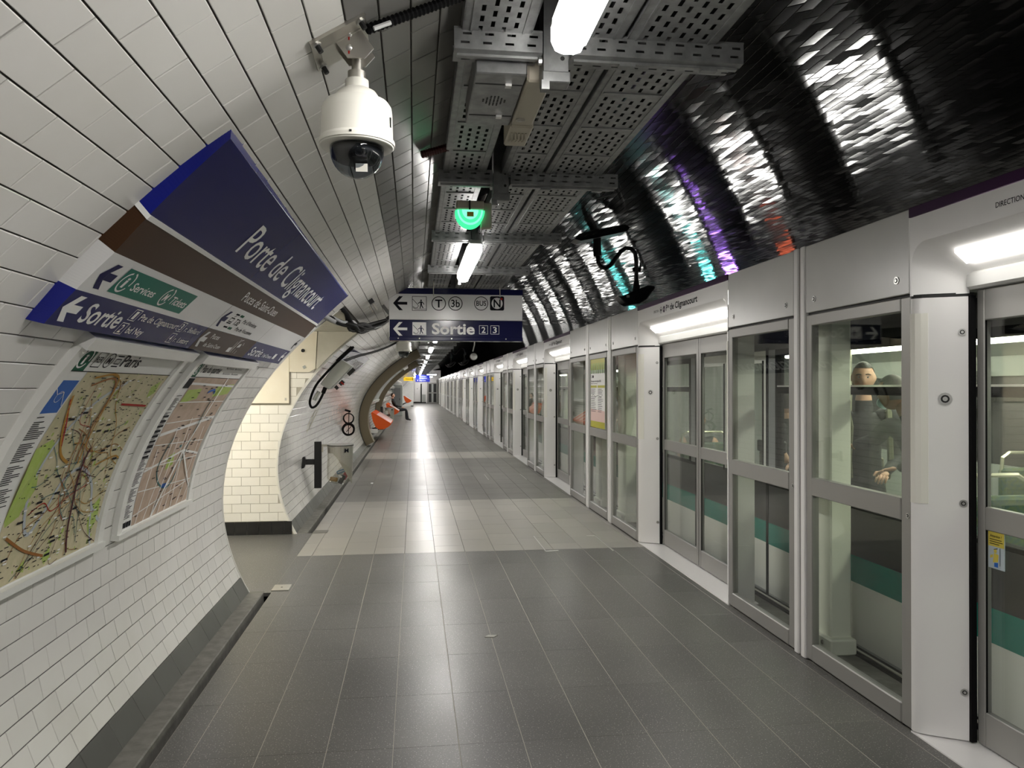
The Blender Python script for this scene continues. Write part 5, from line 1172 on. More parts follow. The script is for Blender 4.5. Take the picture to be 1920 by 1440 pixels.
for k in range(17):
    j = lambda a: R.uniform(-a, a)
    P = [V(s_of_z(2.20) + j(.03), 5.9 + .05 * k, -.06), V(s_of_z(2.235) + j(.03), 6.6 + j(.1), .05 + j(.03)), V(s_of_z(2.275) + j(.035), 7.2 + j(.1), .075 + j(.025)), V(s_of_z(2.31) + j(.04), 7.9, .085 + j(.03)), V(s_of_z(2.385) + j(.03), 8.5, .085 + j(.03)), V(s_of_z(2.50) + j(.02), 9.0, .07), V(s_of_z(2.6), 9.6, .03)]
    if k > 11: P[1] = V(s_of_z(2.30), 6.6, .02); P[0] = V(s_of_z(2.28), 6.3, -.05)
    mb = MB().use('rubber' if k % 9 else 'train_grey'); mb.tube(catmull(P, 6), R.choice([.010, .014, .018]), 6); mb.build('cable', t, smooth=True)
t = thing('cable_hook', 'dark steel hanger holding the cable bundle near the hanging sign', 'bracket', (-.28, 8.2, 2.45))
mbx('train_grey').obox((-.31, 7.95, 2.47), (.6, 0, -.75), (0, 1, 0), (.75, 0, .6), .115, .025, .016).build('arm', t); mbx('black_gloss').obox((-.24, 7.94, 2.375), (.75, 0, .6), (0, 1, 0), (.6, 0, -.75), .05, .03, .015).build('tip', t)
mbx('black_gloss').obox((-.385, 7.95, 2.555), (.75, 0, .6), (0, 1, 0), (.6, 0, -.75), .05, .04, .03).build('clamp', t)
for d in (0, .05): mbx('steel').tube([V(s_of_z(2.42) + d, 7.4, .0), V(s_of_z(2.42) + d, 7.4, .07)], .006, 6).build('stud', t)
t = thing('wall_clamp', 'dark clamp with threaded rods on the vault above the cable bundle', 'bracket', tuple(V(s_of_z(2.45), 7.0)))
q = V(s_of_z(2.44), 7.0, .03); n = VN(s_of_z(2.44)); mbx('black_gloss').obox(q, (0, 1, 0), n, (n.z, 0, -n.x), .05, .02, .022).build('body', t); mbx('steel').tube([q, q + n * .09], .006, 6).build('rod', t)
t = thing('cable_coil', 'coil of thin black cable hanging from a nail on the tiled wall', 'cable', (-1.39, 16.6, 1.1))
cx_, cyy = -1.385, 16.6
mb = mbx('rubber')
for k, (r_, v) in enumerate(((.128, .757), (.120, .757), (.112, .765), (.105, .75), (.124, .77), (.110, .985), (.100, .99))): mb.tube([(cx_ + r_ * math.cos(2 * math.pi * i / 24), cyy + .012 * (k - 3) + .02 * math.sin(i), v + r_ * math.sin(2 * math.pi * i / 24)) for i in range(25)], .0105, 6, False)
mb.tube([(-1.375, cyy, 1.16), (-1.385, cyy, .66)], .009, 6); mb.tube([(-1.43, cyy, .70), (-1.33, cyy, .82)], .008, 6); mb.build('loops', t); mbx('rubber').tube([V(s_of_z(1.17), 16.6, 0), V(s_of_z(1.17), 16.6, .13)], .022, 8).build('nail', t)
for (y, zb, m, rad, n_) in ((15.0, 1.18, 'mask_pink', .30, 46),):
    mb = MB().use(m)
    for k in range(n_): s = s_of_z(zb) + R.gauss(0, rad * .42); yy = y + R.gauss(0, rad * 3.0); w_ = R.uniform(.04, .12); shape(mb, surf(.0072), [(yy, s), (yy + w_, s + R.uniform(-.02, .02)), (yy + w_ * R.uniform(.6, 1), s + R.uniform(.01, .035)), (yy + R.uniform(-.02, .04), s + R.uniform(.01, .03))])
    o = mb.build('paint_smears', w2, kind='stuff')
mb = MB().use('olive'); stroke(mb, surf(.0072), [(11.2, s_of_z(1.44)), (11.25, s_of_z(1.30)), (11.0, s_of_z(1.10)), (11.1, s_of_z(1.02))], .04); stroke(mb, surf(.0072), [(11.5, s_of_z(1.46)), (11.6, s_of_z(1.3)), (11.2, s_of_z(1.06))], .03); mb.build('paint_streak', w2)

# litter bin ------------------------------------------------------------
bn = thing('litter_bin', 'steel litter bin with clear bag on a black wall post', 'bin', (-1.15, 10.7, .3)); by = 10.7
mbx('black_gloss').rbox(-1.345, -1.25, by - .03, by + .03, .28, .912, .004).build('post', bn)
mbx('black_gloss').rbox(-1.47, -1.34, by - .025, by + .025, .60, .675, .004).build('wall_arm', bn); mbx('black_gloss').prism([(-1.51, 0, .55), (-1.475, 0, .56), (-1.46, 0, .60), (-1.46, 0, .68), (-1.47, 0, .715), (-1.50, 0, .70)], (0, by - .05, 0), (0, by + .05, 0)).build('wall_plate', bn)
mbx('steel').rbox(-1.25, -1.165, by - .02, by + .02, .845, .872, .004).build('hinge_arm', bn); mbx('steel').box(-1.25, -1.225, by - .02, by + .02, .77, .87).build('hinge_plate', bn)
bx, r_ = -1.0, .172
mb = mbx('steel'); N_ = 30
for i in range(N_):      # steel half shell, cut away in a curve towards the post
    a0, a1 = 2 * math.pi * i / N_, 2 * math.pi * (i + 1) / N_
    zb = lambda a: .86 - (.10 + .42 * max(0, math.cos(a) * .9 + .45) ** 1.2 / 1.35 ** 1.2)
    tp = lambda a, z: Vector((bx + (r_ - (.86 - z) * .03) * math.cos(a), by + (r_ - (.86 - z) * .03) * math.sin(a), z))
    mb.add([tp(a0, .86), tp(a1, .86), tp(a1, zb(a1)), tp(a0, zb(a0))], [(0, 1, 2, 3)])
mb.build('steel_shell', bn, smooth=True)
mbx('black').lathe((bx, by, .855), [(r_ + .002, .01), (r_ + .006, .01), (r_ + .006, 0), (r_ + .002, 0)], 30).build('band', bn); mbx('chrome').lathe((bx, by, .868), [(r_ - .012, .004), (r_ + .004, .006), (r_ + .004, -.004), (r_ - .012, -.004)], 30).build('rim', bn)
mb = mbx('plastic_clear'); prof_ = [(.168, .85), (.166, .70), (.172, .55), (.170, .42), (.150, .37), (.08, .345), (.001, .34)]
mb.lathe((bx - .01, by, 0), [(a * (1 + .0 * i), z) for i, (a, z) in enumerate(prof_)], 26); mb.build('bag', bn, smooth=True)
mb = MB().use('ink'); put_text(mb, 'M', lambda u, v: Vector((bx + .06 + u, by - .168 + .55 * u, v)), .01, .770, .055, .06, .02); mb.build('lettering', bn)
for lab, c, m, hx, hy, hz, tilt in (('pale blue paper packet in the clear bin bag', (-.985, by, .505), 'can_blue', .065, .03, .022, .35), ('red carton in the clear bin bag', (-.935, by - .02, .445), 'can_red', .032, .03, .05, -.5), ('tan crumpled cup in the clear bin bag', (-1.085, by - .02, .40), 'can_tan', .05, .03, .028, -.15), ('dark can with pale rim in the clear bin bag', (-.975, by - .05, .40), 'train_dark', .03, .03, .062, -.5)):
    o = thing('litter', lab, 'litter', c)
    mb = MB().use(m); mb.obox(c, (math.cos(tilt), 0, math.sin(tilt)), (0, 1, 0), (-math.sin(tilt), 0, math.cos(tilt)), hx, hy, hz); q = mb.build('wrapper', o); md = q.modifiers.new('b', 'BEVEL'); md.width = .008; md.segments = 2
    if m == 'train_dark': mbx('sign_white').obox((-.995, by - .075, .445), (math.cos(tilt), 0, math.sin(tilt)), (0, 1, 0), (-math.sin(tilt), 0, math.cos(tilt)), .026, .01, .012).build('rim', o)
    if m == 'can_blue': mbx('sign_white').obox((-.985, by - .031, .507), (math.cos(tilt), 0, math.sin(tilt)), (0, 1, 0), (-math.sin(tilt), 0, math.cos(tilt)), .05, .001, .006).build('print', o)
bin2 = dup(bn, (-1.08, 29.5, .3), 'far steel litter bin on a black post beside the second arch')
o = mbx('paint_white').rbox(-1.24, -1.19, 13.2, 13.32, .004, .03, .008).build('paper_scrap'); tag(o, 'white scrap of paper on the gutter ledge past the bin', 'litter')
o = mbx('paint_white').rbox(-.74, -.70, 13.3, 13.4, .0, .012, .004).build('paper_scrap'); tag(o, 'small white scrap lying on the floor past the bin', 'litter')

# arches, seats, far end ----------------------------------------------------
for y, lab in ((21.6, 'nearer taupe arch panel framing an advertising bay on the left vault'), (30.5, 'farther taupe arch panel on the left vault, past the orange seats')):
    t = thing('advert_arch', lab, 'panel', (-1.3, y, 0)); mb = MB().use('taupe'); vshell(mb, y, y + .5, .02, s_of_z(2.72), .0, .25, 24); mb.build('facing', t)
    mb = MB().use('black'); vshell(mb, y - .03, y, .02, s_of_z(2.72), .0, .022, 24); mb.build('edge_joint', t)
t = thing('advert_bay', 'grey-backed curved advertising frame between the two arches', 'frame', tuple(V(1.5, 26)))
mb = MB().use('grey_box'); vshell(mb, 22.4, 29.6, s_of_z(1.25), s_of_z(2.45), .01, .10, 10); mb.build('back_panel', t)
mb = MB().use('frame_white'); vshell(mb, 22.3, 29.7, s_of_z(1.15), s_of_z(1.25), .01, .14, 3); mb.build('frame_rail', t); mb = MB().use('frame_white'); vshell(mb, 22.3, 29.7, s_of_z(2.40), s_of_z(2.50), .01, .14, 3); mb.build('frame_rail', t)
for k in range(4):
    t_ = thing('wall_rail', f'pale curved trunking line on the vault past the second arch, {ORD[k]} of four upwards', 'rail', tuple(V(s_of_z(1.0 + .3 * k), 40))); mb = MB().use('frame_white'); s = s_of_z(1.0 + .32 * k); vshell(mb, 31.2, 52, s, s + .10, .01, .12, 2); mb.build('trunking', t_)
SEAT = [(-1.30, .875), (-1.275, .86), (-1.22, .66), (-1.15, .50), (-1.05, .44), (-.90, .445), (-.76, .485), (-.715, .51)]
SEATB = [(-.725, .485), (-.80, .42), (-.93, .355), (-1.08, .345), (-1.19, .42), (-1.27, .60), (-1.325, .86)]
def make_seat(y):
    t = thing('bucket_seat', '', 'seat', (-1.05, y, .4), 'orange bucket seats along the wall')
    mb = MB().use('orange'); mb.prism([(a, 0, b) for a, b in SEAT + SEATB], (0, y - .22, 0), (0, y + .22, 0)); sh = mb.build('shell', t)
    for e in (-.215, .215): mbx('orange').prism([(a, 0, b) for a, b in [SEAT[0], (-.72, .515)] + SEATB], (0, y + e - .008, 0), (0, y + e + .008, 0)).build('side_wing', sh)
    md = sh.modifiers.new('b', 'BEVEL'); md.width = .012; md.segments = 2
    for e in (-.215, .215): mb = MB().use('orange'); mb.tube([(-1.30, y + e, .882), (-.72, y + e, .522)], .016, 6); mb.build('rim', sh)
    for e in (-.215, .215): mb = MB().use('paint_white'); mb.tube([(-1.15, y + e, .812), (-.72, y + e, .546)], .009, 6); mb.build('rim_highlight', sh)  # white tubes paint in the highlight along the seat rims
    mbx('black_gloss').prism([(-1.42, 0, .16), (-1.40, 0, .28), (-1.10, 0, .40), (-.95, 0, .37), (-.96, 0, .33), (-1.1, 0, .32)], (0, y - .05, 0), (0, y + .05, 0)).build('support_arm', t)
    return t
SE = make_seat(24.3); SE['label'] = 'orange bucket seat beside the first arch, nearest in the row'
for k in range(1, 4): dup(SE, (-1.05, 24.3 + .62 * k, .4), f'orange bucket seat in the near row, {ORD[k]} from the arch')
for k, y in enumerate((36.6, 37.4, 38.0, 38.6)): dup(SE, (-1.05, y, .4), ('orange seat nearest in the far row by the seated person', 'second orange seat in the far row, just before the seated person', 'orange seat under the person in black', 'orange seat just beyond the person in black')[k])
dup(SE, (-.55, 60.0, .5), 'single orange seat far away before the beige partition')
t = thing('seat_beam', 'white and black wall beam carrying the near orange seats', 'beam', (-1.4, 25, .2)); mbx('black_gloss').rbox(-1.45, -1.33, 23.6, 26.6, .10, .26, .01).build('beam', t); mbx('frame_white').box(-1.40, -1.12, 24.0, 24.12, .24, .36).build('bracket', t)
t = thing('machine_cabinet', 'tall grey cabinet against the wall beyond the seated person', 'cabinet', (-.85, 45, 0)); mbx('grey_box').rbox(-1.30, -.70, 45, 46.2, 0, 1.78, .01).build('body', t); mbx('train_grey').box(-1.2, -.8, 44.99, 45.0, .2, 1.6).build('door', t); mbx('black').box(-.86, -.83, 44.985, 44.99, .9, 1.0).build('handle', t)
for y, w in ((78.0, 'before the end wall'), (64.0, 'before the beige partition')):  # battens added to brighten the end wall and the partition
    t = thing('added_cross_batten', f'added batten set crosswise under the vault {w}', 'lamp', (.6, y, 2.9)); mbx('grey_box').rbox(-.5, 1.9, y - .12, y + .12, 2.72, 2.80, .01).build('housing', t); mbx('lamp_cap').rbox(-.4, 1.8, y - .1, y + .1, 2.64, 2.72, .01).build('diffuser', t)
    for x in (-.3, 1.7): mbx('grey_box').tube([(x, y, 2.80), (x, y, ZC + BX * math.sqrt(1 - ((x - XC) / AX) ** 2))], .012, 6).build('rod', t)
structure(mbx('header').prism([(-1.6, 0, 0), (-.08, 0, 0), (-.08, 0, 2.03), (-.45, 0, 2.03), (-1.1, 0, 1.45), (-1.6, 0, 1.2)], (0, 66, 0), (0, 66.3, 0)).build('wall_partition')); structure(mbx('black').box(-.30, -.08, 65.95, 66.0, 0, .08).build('baseboard_1'))
structure(mbx('white').box(-1.6, 2.7, 80, 80.2, 0, 3.4).build('wall_end')); structure(mbx('black').box(-.1, 1.2, 79.94, 80, 0, .12).build('baseboard_2'))
d1 = mbx('white').rbox(.02, .62, 79.86, 79.95, .16, 2.0, .01).build('door_1'); structure(d1); mbx('train_grey').box(.27, .33, 79.85, 79.86, 1.45, 1.55).build('door_plate', d1); mbx('black').box(.64, .76, 79.9, 79.97, 0, 2.0).build('door_gap', d1); mbx('grey_box').box(.78, 1.15, 79.9, 79.97, .1, .9).build('side_panel', d1)
d2 = mbx('alu').box(1.3, 1.46, 79.8, 80, 0, 2.42).box(2.26, 2.36, 79.8, 80, 0, 2.42).box(1.46, 2.26, 79.8, 80, 1.98, 2.1).box(1.46, 2.26, 79.8, 80, 1.0, 1.12).box(1.46, 2.26, 79.8, 80, 0, .1).build('door_2'); structure(d2); mbx('train_dark').box(1.46, 2.26, 79.9, 79.95, .1, 1.98).build('dark_pane', d2); mbx('grey_box').box(1.75, 1.95, 79.88, 79.9, .1, 1.98).build('door_strip', d2)
t = thing('hanging_sign', 'small yellow hanging notice far down the platform', 'sign', (-.37, 50, 2.2)); mbx('yellow').rbox(-.69, -.07, 50, 50.1, 2.06, 2.30, .01).build('panel', t); mb = MB().use('ink'); put_text(mb, 'Attention', lambda u, v: Vector((-.69 + u, 49.998, v)), .12, 2.14, .08, .55); shape(mb, lambda u, v: Vector((-.69 + u, 49.998, v)), [(.56, 2.08), (.6, 2.08), (.58, 2.28), (.54, 2.28)]); mb.build('lettering', t)
t = thing('hanging_sign', 'blue hanging exit sign with white lettering far down the platform', 'sign', (.53, 50, 2.2)); mbx('blue_sign').rbox(.068, .99, 50, 50.1, 1.99, 2.44, .01).build('panel', t); mb = MB().use('paint_white'); f_ = lambda u, v: Vector((.068 + u, 49.998, v))
for v, w_, s_ in ((2.32, .45, 'Sortie'), (2.21, .5, 'Correspondance'), (2.05, .42, 'Sortie')): put_text(mb, s_, f_, .25, v, .065, .25 + w_)
shape(mb, f_, [(.1, 2.05), (.18, 2.05), (.18, 2.12), (.1, 2.12)]); shape(mb, f_, [(.02, 2.17), (.9, 2.17), (.9, 2.178), (.02, 2.178)]); mb.build('lettering', t)

# opposite platform, seen only as reflections in the glazed vault ---------------
XO = 8.38
structure(mbx('train_dark').box(XO, XO + .05, -6, YEND, -.1, 2.08).box(XO, XO + .05, -6, YEND, 2.32, 2.5).box(XO + .3, XO + .35, -6, YEND, 2.05, 2.5).build('wall_opposite_screen'))
yo = [2.02, 6.52]
for d in (5.98, 4.5, 4.5, 5.98, 4.5, 4.5, 5.98, 4.5, 4.5, 5.98): yo.append(yo[-1] + d)
for k, y in enumerate(yo):
    t = thing('opposite_doorway', f'lit doorway header across the tracks, {ORD[k]} along, mirrored in the dark vault', 'doorway', (XO, y, 2.2), 'lit doorways across the tracks')
    mbx('bill').box(XO - .01, XO, y - .95, y + .95, 2.13, 2.25).build('light_face', t)
    for e in (-1.1, 1.1): mbx('white').rbox(XO - .03, XO + .05, y + e - .09, y + e + .09, 0, 2.5, .01).build('post', t)
for k in range(9):
    y = 1.0 + 6.0 * k
    t = thing('opposite_batten', f'fluorescent batten over the opposite platform, {ORD[k]} along', 'lamp', (10.3, y, 2.55), 'battens over the opposite platform'); mbx('lamp_far').rbox(10.25, 10.35, y - .6, y + .6, 2.52, 2.6, .01).build('diffuser', t); mbx('grey_box').rbox(10.2, 10.4, y - .7, y + .7, 2.6, 2.9, .01).build('housing', t)
for y, m, lab in ((27.3, 'bill_violet', 'violet screen on the opposite platform, mirrored in the vault'), (29.3, 'bill_teal', 'teal screen on the opposite platform, mirrored in the vault'), (23.0, 'bill_red', 'dim red panel on the opposite platform, mirrored in the vault'), (40.5, 'bill_teal', 'second teal screen on the opposite platform, mirrored in the vault')):
    t = thing('advert_screen', lab, 'screen', (11.6, y, 1.2)); mbx(m).box(11.5, 11.54, y - .45, y + .45, .7, 1.9).build('face', t); mbx('black_gloss').box(11.54, 11.64, y - .5, y + .5, 0, 2.0).build('case', t)

# ================================================================== PEOPLE
def skin_mesh(joints, bones, sub=1):
    """joints: name -> (point, radius, material); returns verts, faces, face materials"""
    names = list(joints); idx = {n: i for i, n in enumerate(names)}
    me = bpy.data.meshes.new('sk'); me.from_pydata([tuple(joints[n][0]) for n in names], [(idx[a], idx[b]) for a, b in bones], []); ob = bpy.data.objects.new('sk', me); COL.objects.link(ob)
    md = ob.modifiers.new('s', 'SKIN'); md.use_smooth_shade = True; md.branch_smoothing = .6
    for i, n in enumerate(names): r_ = joints[n][1]; sv_ = me.skin_vertices[0].data[i]; sv_.radius = r_ if isinstance(r_, tuple) else (r_, r_); sv_.use_root = (i == 0)
    ss = ob.modifiers.new('u', 'SUBSURF'); ss.levels = sub; ss.render_levels = sub
    ev = ob.evaluated_get(bpy.context.evaluated_depsgraph_get()); m2 = ev.to_mesh(); vs = [v.co.copy() for v in m2.vertices]; fs = [tuple(p.vertices) for p in m2.polygons]; ev.to_mesh_clear()
    bpy.data.objects.remove(ob); fm = []
    for f in fs:
        c = sum((vs[i] for i in f), Vector()) / len(f); best = None
        for a, b in bones:
            A, B = Vector(joints[a][0]), Vector(joints[b][0]); d = B - A; u = max(0, min(1, (c - A).dot(d) / max(d.length_squared, 1e-9))); dist = (c - (A + d * u)).length
            if best is None or dist < best[0]: best = (dist, joints[b][2])
        fm.append(best[1])
    return vs, fs, fm
def head_mesh(mb, c, yaw, pitch, size, skin='skin'):
    """sculpted head; yaw 0 looks along -y"""
    bm = bmesh.new(); bmesh.ops.create_uvsphere(bm, u_segments=28, v_segments=20, radius=1.0)
    for v in bm.verts:
        x, y, z = v.co; w, d, h = .078, .098, .118
        f = max(0, -y); X, Y, Z = x * w, y * d, z * h
        if z < 0: X *= 1 - .22 * z * z
        else: X *= 1 + .05 * z * (1 - z)
        if z < 0: Y *= 1 - .16 * z * z if y > 0 else 1 - .02 * z * z
        if y < 0:
            Y -= .020 * math.exp(-(x / .17) ** 2 - ((z + .16) / .17) ** 2)          # nose
            Y += .010 * math.exp(-((abs(x) - .40) / .18) ** 2 - ((z - .04) / .13) ** 2)  # eye sockets
            Y -= .006 * math.exp(-(x / .45) ** 2 - ((z - .22) / .08) ** 2)          # brow
            Y -= .007 * math.exp(-(x / .28) ** 2 - ((z + .50) / .08) ** 2)          # lips
            Y -= .010 * math.exp(-(x / .3) ** 2 - ((z + .85) / .18) ** 2)           # chin
        e = math.exp(-((y - .08) / .16) ** 2 - ((z + .02) / .24) ** 2)
        if abs(x) > .75: X += math.copysign(.016 * e, x)                             # ears
        v.co = (X, Y, Z)
    k = size / .236; mt = Matrix.Translation(c) @ Matrix.Rotation(yaw, 4, 'Z') @ Matrix.Rotation(pitch, 4, 'X') @ Matrix.Scale(k, 4)
    mb.use(skin); mb.bm(bm, mt); return mt
def hair_cap(mt, m, parent, lo=.05, back=-.5):
    bm = bmesh.new(); bmesh.ops.create_uvsphere(bm, u_segments=28, v_segments=20, radius=1.0)
    dead = [v for v in bm.verts if v.co.z < (lo + .42 if v.co.y < -.30 else back if v.co.y > .15 else lo + .10)]; bmesh.ops.delete(bm, geom=dead, context='VERTS')
    for v in bm.verts: v.co = (v.co.x * .083, v.co.y * .104 + .003, v.co.z * .124 + .002)
    mb = MB().use(m); mb.bm(bm, mt); return mb.build('hair', parent, smooth=True)
def face_bits(mt, parent):
    mb = MB()
    for sx in (-1, 1):
        mb.use('eye'); mb.lathe(mt @ Vector((sx * .031, -.083, .006)), [(.001, -.004), (.009, 0), (.001, .004)], 10, 'y'); mb.use('ink'); mb.lathe(mt @ Vector((sx * .031, -.0875, .006)), [(.001, -.002), (.005, 0), (.001, .002)], 8, 'y')
        mb.use('hair'); mb.tube([mt @ Vector((sx * .015, -.094, .024)), mt @ Vector((sx * .032, -.093, .028)), mt @ Vector((sx * .050, -.083, .022))], .004, 6)
    mb.use('l_red'); mb.tube([mt @ Vector((-.024, -.093, -.058)), mt @ Vector((0, -.1005, -.057)), mt @ Vector((.024, -.093, -.058))], .0035, 6)
    return mb.build('facial_features', parent, smooth=True)
def hand(mb, wrist, d, up, size=.18, curl=.5):
    """palm, four fingers and a thumb; d points along the hand, up away from the palm"""
    d = Vector(d).normalized(); up = Vector(up).normalized(); sd = d.cross(up).normalized(); w = Vector(wrist); k = size / .18
    mb.use('skin'); vs, fs, fm = skin_mesh({'a': (w, (.024 * k, .018 * k), 0), 'b': (w + d * .045 * k, (.036 * k, .014 * k), 0), 'c': (w + d * .088 * k, (.040 * k, .012 * k), 0)}, [('a', 'b'), ('b', 'c')]); mb.add(vs, fs)
    for i, ln in enumerate((.068, .078, .072, .056)):
        o = w + d * .082 * k + sd * (.030 - .020 * i) * k; p1 = o + (d * .45 - up * curl * .2).normalized() * ln * .5 * k; p2 = p1 + (d * (1 - curl * .6) - up * curl).normalized() * ln * .3 * k; p3 = p2 + (d * (1 - curl) - up * curl * 1.4).normalized() * ln * .25 * k
        mb.tube([o, p1, p2, p3], [.0095 * k, .0088 * k, .008 * k, .0055 * k], 8)
    o = w + d * .03 * k + sd * .026 * k; mb.tube([o, o + (d * .6 + sd * .8).normalized() * .035 * k, o + (d * 1.4 + sd * .9 - up * .4).normalized() * .062 * k], [.012 * k, .010 * k, .007 * k], 8)
def person(name_label, J, top, bottom, head, skin_arms=False, group=None):
    """J: joint points"""
    t = thing('person', name_label, 'person', J['pelvis'])
    V_ = {k: Vector(v) for k, v in J.items()}; sk = 'skin' if skin_arms else top
    S = lambda n, r_, m: (V_[n], r_, m)
    joints = {'pelvis': S('pelvis', (.155, .115), bottom), 'waist': (V_['pelvis'].lerp(V_['chest'], .45), (.145, .105), top), 'chest': S('chest', (.165, .115), top), 'neck': S('neck', (.062, .06), top), 'skull': (V_['neck'].lerp(V_['head'], .55), (.055, .055), 'skin')}
    bones = [('pelvis', 'waist'), ('waist', 'chest'), ('chest', 'neck'), ('neck', 'skull')]
    for s in 'lr':
        joints['sh' + s] = S('sh' + s, .072, top); joints['el' + s] = S('el' + s, .050, top if not skin_arms else 'skin'); joints['wr' + s] = S('wr' + s, .034, sk)
        joints['hip' + s] = S('hip' + s, .098, bottom); joints['kn' + s] = S('kn' + s, .066, bottom); joints['an' + s] = S('an' + s, .046, bottom); joints['toe' + s] = S('toe' + s, (.048, .034), 'black')
        bones += [('chest', 'sh' + s), ('sh' + s, 'el' + s), ('el' + s, 'wr' + s), ('pelvis', 'hip' + s), ('hip' + s, 'kn' + s), ('kn' + s, 'an' + s), ('an' + s, 'toe' + s)]
    vs, fs, fm = skin_mesh(joints, bones, 2); mb = MB()
    for m in dict.fromkeys(fm): mb.use(m)
    o = len(mb.v); mb.v += [tuple(v) for v in vs]
    for f, m in zip(fs, fm): mb.use(m); mb.f.append(f); mb.m.append(mb.cur)
    mt = head_mesh(mb, V_['head'], *head[:3])
    for s in 'lr': hand(mb, J['wr' + s], V_['wr' + s] - V_['el' + s], head[4 + 'lr'.index(s)] if len(head) > 4 else (0, -.3, 1), curl=.6)
    body = mb.build('body', t, smooth=True)
    return t, mt
def standing(x, y, h, fx=0.0, fy=-1.0, floor_z=-.02):
    f = Vector((fx, fy, 0)).normalized(); r_ = Vector((-f.y, f.x, 0)) ; P = lambda a, b, z: (x + r_.x * a + f.x * b, y + r_.y * a + f.y * b, floor_z + z * h)
    return {'pelvis': P(0, 0, .52), 'chest': P(0, 0, .72), 'neck': P(0, .0, .835), 'head': P(0, .02, .925), 'shl': P(.19, 0, .80), 'shr': P(-.19, 0, .80), 'ell': P(.25, .0, .63), 'elr': P(-.25, .0, .63), 'wrl': P(.23, .12, .50), 'wrr': P(-.23, .12, .50),
            'hipl': P(.09, 0, .49), 'hipr': P(-.09, 0, .49), 'knl': P(.10, .03, .27), 'knr': P(-.10, .03, .27), 'anl': P(.10, 0, .05), 'anr': P(-.10, 0, .05), 'toel': P(.11, .14, .02), 'toer': P(-.11, .14, .02)}
# man at the train window
J = standing(3.36, 5.42, 1.88, -.55, -.83)
J['wrl'] = (3.30, 5.05, 1.05); J['ell'] = (3.52, 5.25, 1.12)
t, mt = person('balding man in dark jacket with olive backpack straps standing at the train window', J, 'jacket', 'trousers', (-.55, .0, .235, 0))
hair_cap(mt, 'hair', t, .12, -.5); face_bits(mt, t)
for s in (-1, 1): mb = mbx('strap'); mb.tube([(3.36 + s * .13, 5.42 - s * .06 + .12, 1.42), (3.34 + s * .12, 5.33 - s * .07, 1.47), (3.31 + s * .11, 5.26 - s * .07, 1.36), (3.30 + s * .12, 5.25 - s * .07, 1.12), (3.34 + s * .15, 5.32, .98)], .022, 6); mb.build('backpack_strap', t)
# person with mask, arm stretched towards the phone
J = standing(3.22, 4.42, 1.74, -.5, .75)
J.update({'head': (3.11, 4.69, 1.615), 'neck': (3.15, 4.58, 1.48), 'chest': (3.2, 4.50, 1.24), 'shr': (3.05, 4.62, 1.42), 'shl': (3.36, 4.46, 1.42), 'elr': (3.03, 4.76, 1.30), 'wrr': (3.01, 4.97, 1.25), 'ell': (3.36, 4.66, 1.15), 'wrl': (3.24, 4.84, 1.10)})
t, mt = person('person in grey jacket with pale mask under the chin, reaching out by the train window', J, 'jacket_grey', 'trousers', (3.55, .1, .225, 0, (0, -.2, 1), (0, -.2, 1)))
hair_cap(mt, 'hair_grey', t, .12); bm = bmesh.new(); bmesh.ops.create_uvsphere(bm, u_segments=16, v_segments=12, radius=1); bmesh.ops.delete(bm, geom=[v for v in bm.verts if v.co.y > -.15], context='VERTS')
for v in bm.verts: v.co = (v.co.x * .066, v.co.y * .062 - .052, v.co.z * .046 - .066)
mb = MB().use('mask'); mb.bm(bm, mt); mb.build('face_mask', t, smooth=True)
ph = thing('phone', 'dark phone with pale screen held by the person in grey jacket', 'phone', (2.98, 5.06, 1.225)); mbx('ink').obox((2.985, 5.09, 1.227), (.15, 1, .05), (1, -.15, .3), (-.3, 0, 1), .075, .035, .004).build('case', ph); mbx('sign_white').obox((2.984, 5.09, 1.2315), (.15, 1, .05), (1, -.15, .3), (-.3, 0, 1), .068, .031, .0008).build('screen', ph)
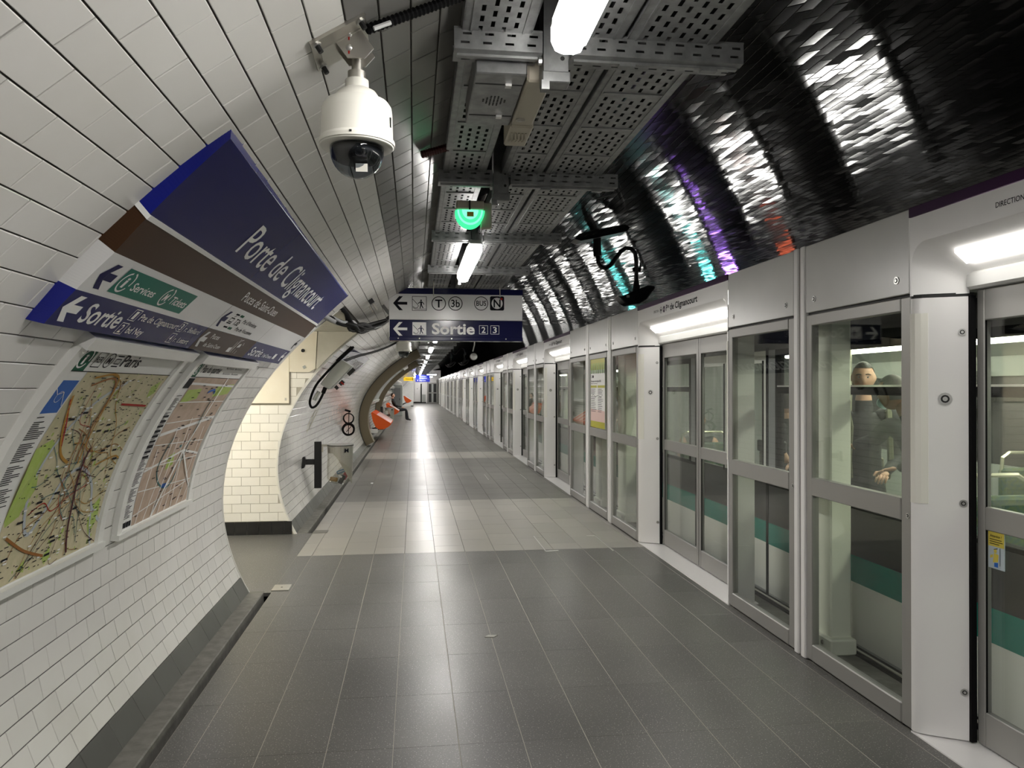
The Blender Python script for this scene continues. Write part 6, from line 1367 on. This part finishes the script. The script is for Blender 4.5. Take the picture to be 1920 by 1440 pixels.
# passenger with bare arm and bag behind the far pane of the first bay
J = standing(3.22, 6.32, 1.66, .2, 1.0); J.update({'ell': (3.02, 6.22, 1.22), 'wrl': (3.08, 6.05, 1.02), 'shl': (3.06, 6.30, 1.36)})
t, mt = person('passenger in dark top with bare arm, standing by the train door with a bag', J, 'jacket', 'trousers', (2.6, .0, .22, 0), True); hair_cap(mt, 'hair', t, .1)
bg = thing('shoulder_bag', 'camouflage shoulder bag hanging beside the bare-armed passenger', 'bag', (3.0, 6.2, .95)); mbx('camo').rbox(2.95, 3.06, 6.05, 6.34, .80, 1.12, .03).build('sack', bg); mbx('black_gloss').rbox(2.945, 3.065, 6.04, 6.35, 1.10, 1.20, .01).build('flap', bg); mb = mbx('black_gloss'); mb.tube([(3.0, 6.06, 1.18), (3.03, 6.2, 1.36), (3.0, 6.32, 1.18)], .014, 6); mb.build('bag_strap', bg)
def sitting(x, y, zs, fx, fy, lean=0.0, scale=1.0):
    f = Vector((fx, fy, 0)).normalized(); r_ = Vector((-f.y, f.x, 0)); k = scale; P = lambda a, b, z: (x + (r_.x * a + f.x * b) * k, y + (r_.y * a + f.y * b) * k, zs + z * k)
    return {'pelvis': P(0, 0, .10), 'chest': P(0, -.06 - lean, .43), 'neck': P(0, -.08 - lean * 1.4, .63), 'head': P(0, -.06 - lean * 1.5, .79), 'shl': P(.18, -.07 - lean * 1.2, .57), 'shr': P(-.18, -.07 - lean * 1.2, .57), 'ell': P(.22, .02 - lean, .32), 'elr': P(-.22, .02 - lean, .32), 'wrl': P(.10, .22, .22), 'wrr': P(-.10, .22, .22),
            'hipl': P(.09, .02, .08), 'hipr': P(-.09, .02, .08), 'knl': P(.10, .44, .10), 'knr': P(-.10, .44, .10), 'anl': P(.10, .46, -.34), 'anr': P(-.10, .42, -.34), 'toel': P(.10, .60, -.385), 'toer': P(-.10, .56, -.385)}
J = sitting(3.40, 8.95, .46, -.2, -1.0, -.1)
t, mt = person('pale-armed passenger sitting bent over behind the second lit doorway', J, 'jacket_grey', 'trousers', (0, .45, .22, 0), True); hair_cap(mt, 'hair_grey', t, .15)
J = sitting(4.6, 4.35, .46, 0, -1.0, 0); t, mt = person('passenger in yellow top sitting deep inside the nearest part of the train', J, 'yellow_top', 'trousers', (0, .2, .22, 0)); hair_cap(mt, 'hair', t, .1)
J = sitting(-.84, 38.02, .46, 1, 0, .10); J['anl'] = (-.40, 38.1, .09); J['anr'] = (-.30, 37.9, .09); J['toel'] = (-.26, 38.1, .045); J['toer'] = (-.16, 37.9, .045)
t, mt = person('person all in black sitting sideways on a far orange seat, looking across the platform', J, 'jacket', 'trousers', (1.57, .05, .22, 0)); hair_cap(mt, 'hair', t, .05)
for o in list(bpy.data.meshes):
    if o.users == 0: bpy.data.meshes.remove(o)
